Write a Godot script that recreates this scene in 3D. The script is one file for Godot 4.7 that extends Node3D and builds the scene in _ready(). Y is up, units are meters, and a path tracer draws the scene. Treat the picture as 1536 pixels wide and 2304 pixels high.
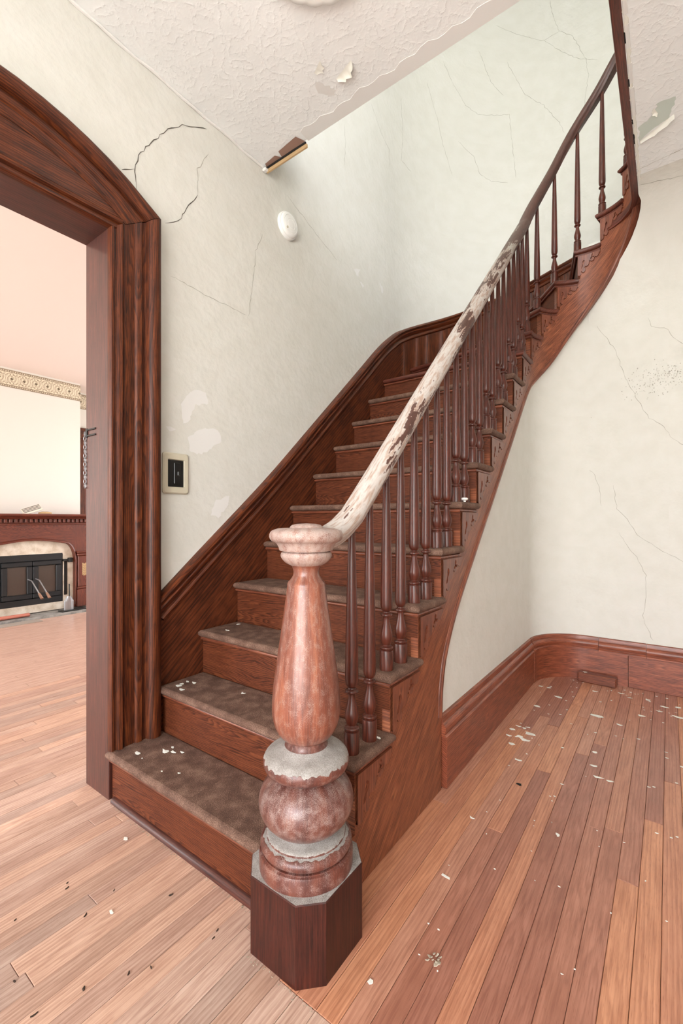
extends Node3D
# An old stair hall: worn plank floor, curved staircase with turned balusters and a heavy newel,
# a doorway to a room with a fireplace, cracked plaster. Units are metres, y up.

const RISE := 0.1962          # height of one step
const CX := -0.445            # centre of the stair's half-circle
const CZ := -3.12
const RS := 0.30              # radius of the outer string's face on the bend
const WX := -1.765            # hall face of the wall with the doorway
const CEIL := 3.0
const UP := 3.335             # level of the upper floor

var M := {}
var T := {}
var taken := {}
var rng := RandomNumberGenerator.new()
var tn: Array = []            # path length of each nosing, index = step number
var wth: Array = []           # angle of each winder at the wall


func _ready() -> void:
	rng.seed = 7
	camera_and_light()
	textures()
	materials()
	tables()
	room()
	floors()
	doorway()
	staircase()
	newel()
	railing()
	wall_things()
	next_room()
	litter()


# ------------------------------------------------------------------ camera, sky, exposure
func camera_and_light() -> void:
	var cam := Camera3D.new()
	cam.name = "camera"
	cam.projection = Camera3D.PROJECTION_FRUSTUM
	cam.near = 0.05
	cam.far = 60.0
	cam.size = 2304.0 / 1000.0 * 0.05
	cam.frustum_offset = Vector2(0, 16.0 / 1000.0 * 0.05)
	cam.position = Vector3(0, 1.1, 0)
	cam.rotation_degrees = Vector3(0, 36.35, 0)
	add_child(cam)
	cam.current = true
	var we := WorldEnvironment.new()
	we.name = "environment"
	var e := Environment.new()
	e.background_mode = Environment.BG_SKY
	var sky := Sky.new()
	var sm := ProceduralSkyMaterial.new()
	sm.sky_top_color = Color(0.95, 0.97, 1.0)
	sm.sky_horizon_color = Color(1.0, 0.99, 0.965)
	sm.ground_horizon_color = Color(0.95, 0.95, 0.93)
	sm.ground_bottom_color = Color(0.88, 0.88, 0.86)
	sm.sky_energy_multiplier = 1.0
	sm.ground_energy_multiplier = 1.0
	sky.sky_material = sm
	e.sky = sky
	e.background_energy_multiplier = 14.0
	e.tonemap_mode = Environment.TONE_MAPPER_LINEAR
	e.tonemap_exposure = 1.0
	e.sdfgi_enabled = true
	e.ssao_enabled = true
	e.ssil_enabled = true
	we.environment = e
	add_child(we)


# ------------------------------------------------------------------ small helpers
func numbered(called: String) -> String:
	var n: int = taken.get(called, 0)
	taken[called] = n + 1
	return called if n == 0 else "%s_%03d" % [called, n]

func tag(o: Node, label: String, category: String, group := "", kind := "") -> Node:
	if label: o.set_meta("label", label)
	if category: o.set_meta("category", category)
	if group: o.set_meta("group", group)
	if kind: o.set_meta("kind", kind)
	return o

func thing(called: String, label: String, category: String, at := Vector3.ZERO, group := "", kind := "") -> Node3D:
	var o := Node3D.new()
	o.name = numbered(called)
	add_child(o)
	o.position = at
	tag(o, label, category, group, kind)
	return o

func begin() -> SurfaceTool:
	var st := SurfaceTool.new()
	st.begin(Mesh.PRIMITIVE_TRIANGLES)
	st.set_smooth_group(-1)
	return st

func finish(st: SurfaceTool) -> ArrayMesh:
	st.generate_normals()
	st.index()
	return st.commit()

# commits a shape given in world coordinates as ONE mesh under a parent
func part(called: String, st: SurfaceTool, mat: Material, parent: Node, label := "") -> MeshInstance3D:
	return part_mesh(called, finish(st), mat, parent, label)

func part_mesh(called: String, mesh: Mesh, mat: Material, parent: Node, label := "") -> MeshInstance3D:
	var o := MeshInstance3D.new()
	o.mesh = mesh
	o.material_override = mat
	if parent == self:
		o.name = numbered(called)
		add_child(o)
	else:
		o.name = called
		parent.add_child(o, true)
		if not (parent is MeshInstance3D):
			o.position = -parent.position
	if label: o.set_meta("label", label)
	return o

func vert(st: SurfaceTool, p: Vector3, uv: Vector2) -> void:
	st.set_uv(uv)
	st.add_vertex(p)

func quad(st: SurfaceTool, a: Vector3, b: Vector3, c: Vector3, d: Vector3, ua: Vector2, ub: Vector2, uc: Vector2, ud: Vector2) -> void:
	vert(st, a, ua); vert(st, b, ub); vert(st, c, uc)
	vert(st, a, ua); vert(st, c, uc); vert(st, d, ud)

# quad whose texture runs with its own plane: u along "grain", v across
func face(st: SurfaceTool, a: Vector3, b: Vector3, c: Vector3, d: Vector3, grain: Vector3, off := Vector2.ZERO) -> void:
	var n := (b - a).cross(d - a).normalized()
	var g := grain - n * grain.dot(n)
	if g.length() < 0.05:
		g = n.cross(Vector3(0.3, 0.5, 0.8))
	g = g.normalized()
	var h := n.cross(g)
	var q := func(p: Vector3) -> Vector2: return Vector2(p.dot(g) / 1.5, p.dot(h) / 0.3) + off
	quad(st, a, b, c, d, q.call(a), q.call(b), q.call(c), q.call(d))

# box between two corners with chamfered edges
func boxc(st: SurfaceTool, lo: Vector3, hi: Vector3, ch := 0.003, grain := Vector3(1, 0, 0), off := Vector2.ZERO, xf := Transform3D.IDENTITY) -> void:
	var c := minf(ch, 0.49 * minf(hi.x - lo.x, minf(hi.y - lo.y, hi.z - lo.z)))
	var mid := (lo + hi) / 2
	var half := (hi - lo) / 2
	var corner := func(s: Vector3, ax: int) -> Vector3:
		var p := half - Vector3(c, c, c)
		p[ax] = half[ax]
		return xf * (mid + p * s)
	var g := xf.basis * grain
	st.set_smooth_group(-1)
	for ax in 3:
		var b := (ax + 1) % 3
		var d := (ax + 2) % 3
		for s in [-1.0, 1.0]:
			var sg: Array = []
			for q in [[-1, -1], [1, -1], [1, 1], [-1, 1]]:
				var v := Vector3.ZERO
				v[ax] = s; v[b] = q[0]; v[d] = q[1]
				sg.append(corner.call(v, ax))
			if s > 0: sg.reverse()
			face(st, sg[0], sg[1], sg[2], sg[3], g, off)
		if c <= 0.0: continue
		# chamfers along axis ax
		for sb in [-1.0, 1.0]:
			for sd in [-1.0, 1.0]:
				var v0 := Vector3.ZERO; v0[ax] = -1; v0[b] = sb; v0[d] = sd
				var v1 := v0; v1[ax] = 1
				var k := [corner.call(v0, b), corner.call(v0, d), corner.call(v1, d), corner.call(v1, b)]
				if sb * sd < 0: k.reverse()
				face(st, k[0], k[1], k[2], k[3], g, off)
	if c > 0.0:
		for sx in [-1.0, 1.0]:
			for sy in [-1.0, 1.0]:
				for sz in [-1.0, 1.0]:
					var s := Vector3(sx, sy, sz)
					var a: Vector3 = corner.call(s, 0); var bb: Vector3 = corner.call(s, 1); var cc: Vector3 = corner.call(s, 2)
					if sx * sy * sz < 0: var t := bb; bb = cc; cc = t
					vert(st, a, off); vert(st, bb, off); vert(st, cc, off)

# moves a profile (x along right, y along up) along a path
func sweep(st: SurfaceTool, pts: Array, rights: Array, ups: Array, prof: Array, closed := true, caps := true, uscale := 1.5, vscale := 0.3, off := Vector2.ZERO, total := false) -> void:
	var n := prof.size()
	var m := n if closed else n - 1
	var groups: Array = []
	var g := 1
	var vs: Array = [0.0]
	for j in m:
		var p0: Vector2 = prof[j]
		var p1: Vector2 = prof[(j + 1) % n]
		vs.append(vs[j] + p0.distance_to(p1))
		if j > 0:
			var d0: Vector2 = (p0 - prof[j - 1]).normalized()
			var d1: Vector2 = (p1 - p0).normalized()
			if d0.dot(d1) < 0.8: g += 1
		groups.append(g)
	var length := 0.0
	var us: Array = [0.0]
	for i in range(1, pts.size()):
		length += (pts[i] as Vector3).distance_to(pts[i - 1])
		us.append(length)
	for i in pts.size():
		us[i] = us[i] / (length if total else uscale) + off.x
	for j in m + 1:
		vs[j] = vs[j] / (vs[m] if total and j < m else vscale) + off.y if not total else float(j) / m + off.y
	var at := func(i: int, j: int) -> Vector3:
		var p: Vector2 = prof[j % n]
		return pts[i] + rights[i] * p.x + ups[i] * p.y
	for j in m:
		st.set_smooth_group(groups[j])
		for i in pts.size() - 1:
			quad(st, at.call(i, j), at.call(i + 1, j), at.call(i + 1, j + 1), at.call(i, j + 1),
				Vector2(us[i], vs[j]), Vector2(us[i + 1], vs[j]), Vector2(us[i + 1], vs[j + 1]), Vector2(us[i], vs[j + 1]))
	st.set_smooth_group(-1)
	if caps and closed:
		var tri := Geometry2D.triangulate_polygon(PackedVector2Array(prof))
		for e in [0, pts.size() - 1]:
			for k in range(0, tri.size(), 3):
				var o := [tri[k], tri[k + 1], tri[k + 2]]
				if e == 0: o.reverse()
				for q in o:
					vert(st, at.call(e, q), Vector2(us[e], 0) + Vector2(prof[q].x / uscale, prof[q].y / vscale))

# straight run of a moulding
func run(st: SurfaceTool, a: Vector3, b: Vector3, right: Vector3, up: Vector3, prof: Array, off := Vector2.ZERO) -> void:
	sweep(st, [a, b], [right, right], [up, up], prof, true, true, 1.5, 0.3, off)

# turned shape about the vertical through c; prof holds Vector2(radius, height)
func lathe(st: SurfaceTool, c: Vector3, prof: Array, seg := 20, own_uv := false, ulen := 1.5) -> void:
	var g := 1
	var y0: float = prof[0].y
	var hh: float = maxf(prof[prof.size() - 1].y - y0, 0.001)
	for j in prof.size() - 1:
		var p0: Vector2 = prof[j]
		var p1: Vector2 = prof[j + 1]
		if j > 0:
			var pp: Vector2 = prof[j - 1]
			if (p0 - pp).normalized().dot((p1 - p0).normalized()) < 0.72: g += 1
		st.set_smooth_group(g)
		for i in seg:
			var a0 := TAU * i / seg
			var a1 := TAU * (i + 1) / seg
			var d0 := Vector3(cos(a0), 0, sin(a0))
			var d1 := Vector3(cos(a1), 0, sin(a1))
			var u0 := Vector2(float(i) / seg, (p0.y - y0) / hh)
			var u1 := Vector2(float(i + 1) / seg, (p0.y - y0) / hh)
			var u2 := Vector2(float(i + 1) / seg, (p1.y - y0) / hh)
			var u3 := Vector2(float(i) / seg, (p1.y - y0) / hh)
			if not own_uv:
				u0 = Vector2(p0.y / ulen, u0.x * 0.5); u1 = Vector2(p0.y / ulen, u1.x * 0.5)
				u2 = Vector2(p1.y / ulen, u2.x * 0.5); u3 = Vector2(p1.y / ulen, u3.x * 0.5)
			var q0 := c + d0 * p0.x + Vector3(0, p0.y, 0)
			var q1 := c + d1 * p0.x + Vector3(0, p0.y, 0)
			var q2 := c + d1 * p1.x + Vector3(0, p1.y, 0)
			var q3 := c + d0 * p1.x + Vector3(0, p1.y, 0)
			if p0.x < 0.0005:
				vert(st, q0, u0); vert(st, q2, u2); vert(st, q3, u3)
			elif p1.x < 0.0005:
				vert(st, q0, u0); vert(st, q1, u1); vert(st, q2, u2)
			else:
				quad(st, q0, q1, q2, q3, u0, u1, u2, u3)
	st.set_smooth_group(-1)

# smooth curve through lathe points
func smooth(p: Array, steps := 5) -> Array:
	var out: Array = []
	for i in p.size() - 1:
		var a: Vector2 = p[maxi(i - 1, 0)]
		var b: Vector2 = p[i]
		var c: Vector2 = p[i + 1]
		var d: Vector2 = p[mini(i + 2, p.size() - 1)]
		for s in steps:
			out.append(b.cubic_interpolate(c, a, d, float(s) / steps))
	out.append(p[p.size() - 1])
	return out

func arc2(c: Vector2, r: Vector2, a0: float, a1: float, n: int) -> Array:
	var o: Array = []
	for i in n + 1:
		var a := deg_to_rad(lerpf(a0, a1, float(i) / n))
		o.append(c + Vector2(cos(a) * r.x, sin(a) * r.y))
	return o

# flat plate with a rounded edge from a plan outline (x, z); top at y
func plate(st: SurfaceTool, plan: Array, y: float, thick: float, off := Vector2.ZERO, steps := 6, along := Vector2(1, 0)) -> void:
	var n := plan.size()
	var area := 0.0
	for i in n:
		area += (plan[i] as Vector2).cross(plan[(i + 1) % n])
	var sgn := signf(area)
	var r := thick / 2
	var inward: Array = []
	for i in n:
		var p0: Vector2 = plan[(i + n - 1) % n]
		var p1: Vector2 = plan[i]
		var p2: Vector2 = plan[(i + 1) % n]
		var n0 := (p1 - p0).normalized().orthogonal() * -sgn
		var n1 := (p2 - p1).normalized().orthogonal() * -sgn
		var b := (n0 + n1).normalized()
		inward.append(b / maxf(b.dot(n0), 0.4))
	var across := Vector2(-along.y, along.x)
	var ring := func(k: int) -> Array:
		var a := PI / 2 - PI * k / steps
		var o: Array = []
		for i in n:
			var q: Vector2 = plan[i] + inward[i] * r * (1 - cos(a))
			o.append(Vector3(q.x, y - r + r * sin(a), q.y))
		return o
	var uv := func(p: Vector3) -> Vector2:
		var q := Vector2(p.x, p.z)
		return Vector2(q.dot(along) / 1.5, (q.dot(across) + (y - p.y)) / 0.3) + off
	var prev: Array = ring.call(0)
	var tri := Geometry2D.triangulate_polygon(PackedVector2Array(prev.map(func(p): return Vector2(p.x, p.z))))
	for k in range(0, tri.size(), 3):
		for q in 3: vert(st, prev[tri[k + q]], uv.call(prev[tri[k + q]]))
	for i in n:
		st.set_smooth_group(i + 1)
		var last: Array = prev
		for k in range(1, steps + 1):
			var now: Array = ring.call(k)
			var j := (i + 1) % n
			quad(st, last[i], last[j], now[j], now[i], uv.call(last[i]), uv.call(last[j]), uv.call(now[j]), uv.call(now[i]))
			last = now
	st.set_smooth_group(-1)

# a flat irregular flake lying along two directions
func flake(st: SurfaceTool, at: Vector3, ux: Vector3, uz: Vector3, size: float, thick: float, sides := 7, curl := 0.0) -> void:
	var n := ux.cross(uz).normalized()
	if n.y < 0 and absf(n.y) > 0.5: n = -n
	var ph := rng.randf() * TAU
	var el := rng.randf_range(0.35, 0.85)
	var top: Array = []
	for i in sides:
		var a := ph + TAU * i / sides
		var r := size * rng.randf_range(0.35, 1.15)
		var x := cos(a) * r
		var z := sin(a) * r * el
		top.append(at + ux * x + uz * z + n * (thick + curl * (x / size) * (x / size) * size))
	var mid := at + n * (thick + curl * 0.1 * size)
	for i in sides:
		var j := (i + 1) % sides
		vert(st, mid, Vector2.ZERO); vert(st, top[j], Vector2.ZERO); vert(st, top[i], Vector2.ZERO)
		quad(st, top[i], top[j], top[j] - n * thick, top[i] - n * thick, Vector2.ZERO, Vector2.ZERO, Vector2.ZERO, Vector2.ZERO)
		vert(st, mid - n * thick, Vector2.ZERO); vert(st, top[i] - n * thick, Vector2.ZERO); vert(st, top[j] - n * thick, Vector2.ZERO)


# ------------------------------------------------------------------ the stair's curves
# path of the outer string: t = metres from z 0; off > 0 leans into the well
func sp(t: float, off := 0.0, y := 0.0) -> Vector3:
	if t <= -CZ: return Vector3(CX - RS + off, y, -t)
	var th := (t + CZ) / RS
	if th <= PI: return Vector3(CX - cos(th) * (RS - off), y, CZ - sin(th) * (RS - off))
	return Vector3(CX + RS - off, y, CZ + (t + CZ - PI * RS))

func sp_in(t: float) -> Vector3:      # unit vector into the well
	if t <= -CZ: return Vector3(1, 0, 0)
	var th := (t + CZ) / RS
	if th <= PI: return Vector3(cos(th), 0, sin(th))
	return Vector3(-1, 0, 0)

# path of the wall side: s = metres from z 0, r = radius
func wp(s: float, y: float, r := 1.32) -> Vector3:
	if s <= -CZ: return Vector3(CX - r, y, -s)
	var th := (s + CZ) / 1.32
	return Vector3(CX - cos(th) * r, y, CZ - sin(th) * r)

func wp_in(s: float) -> Vector3:
	if s <= -CZ: return Vector3(1, 0, 0)
	var th := (s + CZ) / 1.32
	return Vector3(cos(th), 0, sin(th))

func table(tab: Array, x: float) -> float:
	for i in tab.size() - 1:
		if x <= tab[i + 1].x:
			var k: float = clampf((x - tab[i].x) / maxf(tab[i + 1].x - tab[i].x, 1e-5), 0, 1)
			return lerpf(tab[i].y, tab[i + 1].y, k)
	return tab[tab.size() - 1].y

var bottom_tab: Array = []
var rail_tab: Array = []
var skirt_tab: Array = []

func tables() -> void:
	tn = [0.0]
	for k in range(1, 12): tn.append(0.845 + 0.2055 * (k - 1))
	tn.append_array([3.108, 3.243, 3.37, 3.505, 3.6415, 3.80])
	wth = [8.5, 31.0, 53.0, 76.0, 101.0, 130.0]
	bottom_tab = smooth([Vector2(1.695, 0.40), Vector2(1.731, 0.527), Vector2(1.85, 0.70), Vector2(2.08, 0.936), Vector2(2.367, 1.22), Vector2(2.697, 1.55), Vector2(3.03, 1.89), Vector2(3.22, 2.04),
		Vector2(3.35, 2.165), Vector2(3.45, 2.307), Vector2(3.535, 2.435), Vector2(3.67, 2.621), Vector2(3.82, 2.819), Vector2(3.946, 2.975), Vector2(4.06, 3.004), Vector2(5.6, 3.008)], 4)
	rail_tab = smooth([Vector2(0.6, 1.048), Vector2(0.93, 1.048), Vector2(1.0, 1.055), Vector2(1.08, 1.095), Vector2(1.2, 1.20), Vector2(2.0, 1.985), Vector2(3.0, 2.96), Vector2(3.12, 3.08),
		Vector2(3.243, 3.27), Vector2(3.37, 3.50), Vector2(3.505, 3.775), Vector2(3.6415, 3.97), Vector2(3.80, 4.13), Vector2(4.06, 4.2), Vector2(5.6, 4.2)], 6)
	skirt_tab = smooth([Vector2(1.0, 0.72), Vector2(1.268, 0.95), Vector2(1.692, 1.311), Vector2(2.062, 1.652), Vector2(2.537, 2.094), Vector2(2.849, 2.385), Vector2(3.027, 2.527), Vector2(3.169, 2.62), Vector2(3.42, 2.742), Vector2(3.941, 2.968), Vector2(4.598, 3.267), Vector2(4.891, 3.397), Vector2(5.45, 3.60), Vector2(6.1, 3.75)], 5)


# ------------------------------------------------------------------ textures and materials
func noise_bytes(w: int, h: int, freq: float, sd: int, sx := 1, sy := 1, ridged := false, oct := 3) -> PackedByteArray:
	var f := FastNoiseLite.new()
	f.seed = sd
	f.noise_type = FastNoiseLite.TYPE_SIMPLEX_SMOOTH
	f.frequency = freq
	f.fractal_type = FastNoiseLite.FRACTAL_RIDGED if ridged else FastNoiseLite.FRACTAL_FBM
	f.fractal_octaves = oct
	var im := f.get_image(maxi(w / sx, 2), maxi(h / sy, 2), false, false, true)
	im.convert(Image.FORMAT_L8)
	if sx > 1 or sy > 1: im.resize(w, h, Image.INTERPOLATE_CUBIC)
	return im.get_data()

func as_texture(im: Image) -> ImageTexture:
	im.generate_mipmaps()
	return ImageTexture.create_from_image(im)

# sawn board, 1.5 m along u and 0.3 m along v, mirrored so that it repeats
func wood_tex(sd: int, light: Color, mid: Color, dark: Color, rings := 16.0, tilt := 0.55, streak := 0.5, blotch := 0.35) -> ImageTexture:
	var w := 512
	var h := 256
	var warp := noise_bytes(w, h, 0.012, sd, 4, 1)
	var fine := noise_bytes(w, h, 0.11, sd + 1, 16, 1)
	var pore := noise_bytes(w, h, 0.35, sd + 2, 10, 1, false, 2)
	var blot := noise_bytes(w, h, 0.016, sd + 3, 2, 1)
	var data := PackedByteArray()
	data.resize(w * h * 3)
	var i := 0
	for y in h:
		var v := float(y) / h * 1.5
		for x in w:
			var u := float(x) / w
			var n := warp[i] / 255.0 - 0.5
			var r := sqrt(v * v + pow(u * tilt + n * 0.28 + 0.06, 2.0)) * rings
			var k := r - floorf(r)
			k = k * k * (3.0 - 2.0 * k) if k < 0.82 else (1.0 - k) / 0.18
			var p := pore[i] / 255.0
			var t := k * (1.0 - streak) + (fine[i] / 255.0) * streak
			if p < 0.36: t += (0.36 - p) * 2.2
			t += (blot[i] / 255.0 - 0.5) * blotch
			t = clampf(t, 0.0, 1.0)
			var c := light.lerp(mid, t * 2.0) if t < 0.5 else mid.lerp(dark, t * 2.0 - 1.0)
			data[i * 3] = c.r8
			data[i * 3 + 1] = c.g8
			data[i * 3 + 2] = c.b8
			i += 1
	var q := Image.create_from_data(w, h, false, Image.FORMAT_RGB8, data)
	var out := Image.create(w * 2, h * 2, false, Image.FORMAT_RGB8)
	var box := Rect2i(0, 0, w, h)
	out.blit_rect(q, box, Vector2i(w, h))
	q.flip_x()
	out.blit_rect(q, box, Vector2i(0, h))
	q.flip_y()
	out.blit_rect(q, box, Vector2i.ZERO)
	q.flip_x()
	out.blit_rect(q, box, Vector2i(w, 0))
	return as_texture(out)

# blends two noises into a colour ramp; used for plaster, stone, dust
func ramp_tex(size: int, freq: float, sd: int, cols: Array, grain := 0.25, ridged := false) -> ImageTexture:
	var a := noise_bytes(size, size, freq, sd, 1, 1, ridged, 4)
	var b := noise_bytes(size, size, 0.45, sd + 9, 1, 1, false, 2)
	var lut: Array = []
	for i in 256:
		var x := i / 255.0 * (cols.size() - 1)
		var j := mini(int(x), cols.size() - 2)
		lut.append((cols[j] as Color).lerp(cols[j + 1], x - j))
	var data := PackedByteArray()
	data.resize(size * size * 3)
	for i in size * size:
		var k := clampi(int(((a[i] * (1.0 - grain) + b[i] * grain) - 127.0) * (1.0 + grain * 1.6) + 127.0), 0, 255)
		var c: Color = lut[k]
		data[i * 3] = c.r8
		data[i * 3 + 1] = c.g8
		data[i * 3 + 2] = c.b8
	return as_texture(Image.create_from_data(size, size, false, Image.FORMAT_RGB8, data))

func height_tex(size: int, freq: float, sd: int, ridged: bool, power: float, warp := 0.0, oct := 4) -> ImageTexture:
	var f := FastNoiseLite.new()
	f.seed = sd
	f.noise_type = FastNoiseLite.TYPE_SIMPLEX_SMOOTH
	f.frequency = freq
	f.fractal_type = FastNoiseLite.FRACTAL_RIDGED if ridged else FastNoiseLite.FRACTAL_FBM
	f.fractal_octaves = oct
	if warp > 0.0:
		f.domain_warp_enabled = true
		f.domain_warp_amplitude = warp
		f.domain_warp_frequency = freq * 0.8
	var im := f.get_seamless_image(size, size, false, false, 0.12, true)
	im.convert(Image.FORMAT_L8)
	var d := im.get_data()
	for i in d.size():
		d[i] = int(255.0 * pow(d[i] / 255.0, power))
	return as_texture(Image.create_from_data(size, size, false, Image.FORMAT_L8, d))

# worn handrail: bare bleached wood low down, patches of old dark varnish, all varnish higher up
func rail_tex() -> ImageTexture:
	var w := 2048
	var h := 96
	var a := noise_bytes(w, h, 0.02, 51, 3, 1)
	var b := noise_bytes(w, h, 0.16, 52, 6, 1)
	var g := noise_bytes(w, h, 0.5, 53, 3, 1, false, 2)
	var data := PackedByteArray()
	data.resize(w * h * 3)
	var i := 0
	var bare := Color(0.755, 0.72, 0.695)
	var pale := Color(0.665, 0.57, 0.515)
	var grey := Color(0.50, 0.48, 0.43)
	var brown := Color(0.36, 0.225, 0.185)
	var dark := Color(0.245, 0.14, 0.11)
	for y in h:
		for x in w:
			var u := float(x) / w
			var n := a[i] / 255.0
			var f := b[i] / 255.0
			var gg := g[i] / 255.0
			var c := bare.lerp(pale, smoothstep(0.45, 0.75, f))
			if u > 0.33: c = c.lerp(grey, smoothstep(0.33, 0.5, u) * 0.85)
			var cover := 0.0
			cover = lerpf(0.22, 0.36, u / 0.17)
			if u > 0.17: cover = lerpf(0.36, 0.54, (u - 0.17) / 0.31)
			if u > 0.475: cover = 1.1
			if n * 0.6 + f * 0.4 < cover + (gg - 0.5) * 0.1:
				c = brown.lerp(dark, f)
			c = c.darkened((gg - 0.5) * 0.25) if gg > 0.5 else c.lightened((0.5 - gg) * 0.15)
			data[i * 3] = c.r8
			data[i * 3 + 1] = c.g8
			data[i * 3 + 2] = c.b8
			i += 1
	return as_texture(Image.create_from_data(w, h, false, Image.FORMAT_RGB8, data))

# newel: u round the post, v from its bottom to its top; settled dust lies in grains on the ledges
func newel_tex(sd: int, h: int, bands: Array, light: Color, mid: Color, dark: Color, dust: Color) -> ImageTexture:
	var w := 768
	var a := noise_bytes(w, h, 0.016, sd, 1, 6)
	var b := noise_bytes(w, h, 0.15, sd + 1, 1, 10)
	var g := noise_bytes(w, h, 0.6, sd + 2, 1, 1, false, 2)
	var p := noise_bytes(w, h, 0.028, sd + 3)
	var row: Array = []
	for y in h: row.append(table(bands, float(y) / h))
	var data := PackedByteArray()
	data.resize(w * h * 3)
	var i := 0
	for y in h:
		var cover: float = row[y]
		for x in w:
			var seam := absf(float(x) / w * 2.0 - 1.0)
			var n := (a[i] / 255.0) * 0.6 + (b[i] / 255.0) * 0.4
			n = lerpf(n, 0.5, smoothstep(0.94, 1.0, seam))
			var c := light.lerp(mid, n * 2.0) if n < 0.5 else mid.lerp(dark, n * 2.0 - 1.0)
			var gg := g[i] / 255.0
			var settled := smoothstep(cover + 0.07, cover - 0.07, (p[i] / 255.0) * 0.35 + gg * 0.65)
			c = c.lerp(dust, 0.62 * settled)
			c = c.darkened((gg - 0.5) * 0.12) if gg > 0.5 else c
			data[i * 3] = c.r8
			data[i * 3 + 1] = c.g8
			data[i * 3 + 2] = c.b8
			i += 1
	return as_texture(Image.create_from_data(w, h, false, Image.FORMAT_RGB8, data))

# printed paper border: scrolls and diamonds between two ruled bands
func border_tex() -> ImageTexture:
	var w := 512
	var h := 96
	var im := Image.create(w, h, false, Image.FORMAT_RGB8)
	var paper := Color(0.86, 0.82, 0.74)
	var ink := Color(0.42, 0.37, 0.30)
	var soft := Color(0.64, 0.58, 0.50)
	for y in h:
		for x in w:
			var c := paper
			var cell := fposmod(x, 64.0) - 32.0
			var yy := y - 48.0
			if y < 14 or y > 81:
				c = soft if y % 5 < 3 else ink
				if (x / 6) % 2 == 0 and (y > 4 and y < 10 or y > 86 and y < 91): c = paper
			else:
				var r := sqrt(cell * cell + yy * yy)
				var d := absf(cell) + absf(yy)
				if d < 9.0: c = ink
				elif absf(fposmod(r + atan2(yy, cell) * 5.0, 15.0) - 7.0) < 1.7: c = soft
				elif absf(sin(x * 0.196) * 24.0 - yy) < 2.2 or absf(sin(x * 0.196) * 24.0 + yy) < 2.2: c = ink.lerp(soft, 0.4)
			im.set_pixel(x, y, c)
	return as_texture(im)

func textures() -> void:
	T.casing = wood_tex(11, Color(0.53, 0.285, 0.14), Color(0.37, 0.175, 0.08), Color(0.18, 0.08, 0.04), 12.0, 0.5, 0.5, 0.5)
	T.red = wood_tex(21, Color(0.56, 0.335, 0.22), Color(0.44, 0.24, 0.15), Color(0.24, 0.12, 0.08), 18.0, 0.75, 0.35)
	T.string = wood_tex(31, Color(0.53, 0.34, 0.24), Color(0.42, 0.245, 0.17), Color(0.26, 0.14, 0.10), 12.0, 0.3, 0.62, 0.5)
	T.dark = wood_tex(41, Color(0.37, 0.19, 0.14), Color(0.285, 0.135, 0.10), Color(0.17, 0.08, 0.06), 8.0, 0.4, 0.7)
	T.floor = wood_tex(61, Color(0.885, 0.785, 0.725), Color(0.80, 0.68, 0.615), Color(0.69, 0.56, 0.50), 9.0, 0.35, 0.6, 0.5)
	T.skirt = wood_tex(71, Color(0.40, 0.215, 0.125), Color(0.315, 0.16, 0.09), Color(0.18, 0.09, 0.055), 6.0, 0.25, 0.45, 0.75)
	T.tread = ramp_tex(512, 0.016, 81, [Color(0.23, 0.145, 0.11), Color(0.345, 0.235, 0.185), Color(0.44, 0.325, 0.265), Color(0.62, 0.51, 0.445)], 0.72)
	T.nosing = ramp_tex(512, 0.02, 83, [Color(0.34, 0.24, 0.21), Color(0.47, 0.38, 0.35), Color(0.62, 0.55, 0.52)], 0.45)
	T.plaster = ramp_tex(1024, 0.006, 91, [Color(0.832, 0.826, 0.795), Color(0.845, 0.84, 0.812), Color(0.855, 0.85, 0.826)], 0.3)
	T.ceiling = ramp_tex(512, 0.01, 95, [Color(0.922, 0.93, 0.93), Color(0.932, 0.94, 0.94), Color(0.942, 0.95, 0.95)], 0.3)
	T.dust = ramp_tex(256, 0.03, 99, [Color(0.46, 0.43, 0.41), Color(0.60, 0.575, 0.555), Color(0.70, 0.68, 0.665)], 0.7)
	T.stone = ramp_tex(256, 0.03, 97, [Color(0.72, 0.66, 0.58), Color(0.82, 0.78, 0.72), Color(0.88, 0.85, 0.80)], 0.35)
	T.slab = ramp_tex(256, 0.03, 98, [Color(0.40, 0.39, 0.38), Color(0.55, 0.54, 0.52), Color(0.63, 0.62, 0.60)], 0.4)
	T.rail = rail_tex()
	T.border = border_tex()
	T.wall_relief = height_tex(1024, 0.018, 101, false, 1.0, 0.0, 5)
	T.stomp = height_tex(1024, 0.009, 103, true, 3.2, 22.0, 4)
	T.grain_relief = height_tex(512, 0.12, 105, false, 1.0, 0.0, 3)

func mat(called: String, tex: Texture2D, rough: float, tint := Color.WHITE, coat := 0.0, spec := 0.5) -> StandardMaterial3D:
	var m := StandardMaterial3D.new()
	m.resource_name = called
	m.albedo_color = tint
	if tex: m.albedo_texture = tex
	m.roughness = rough
	m.metallic_specular = spec
	m.cull_mode = BaseMaterial3D.CULL_DISABLED
	if coat > 0.0:
		m.clearcoat_enabled = true
		m.clearcoat = coat
		m.clearcoat_roughness = 0.22
	M[called] = m
	return m

func relief(m: StandardMaterial3D, tex: Texture2D, cm: float, scale := 1.0) -> void:
	m.heightmap_enabled = true
	m.heightmap_texture = tex
	m.heightmap_scale = cm
	m.uv1_triplanar = true
	m.uv1_world_triplanar = true
	m.uv1_triplanar_sharpness = 4.0
	m.uv1_scale = Vector3.ONE * scale

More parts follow.
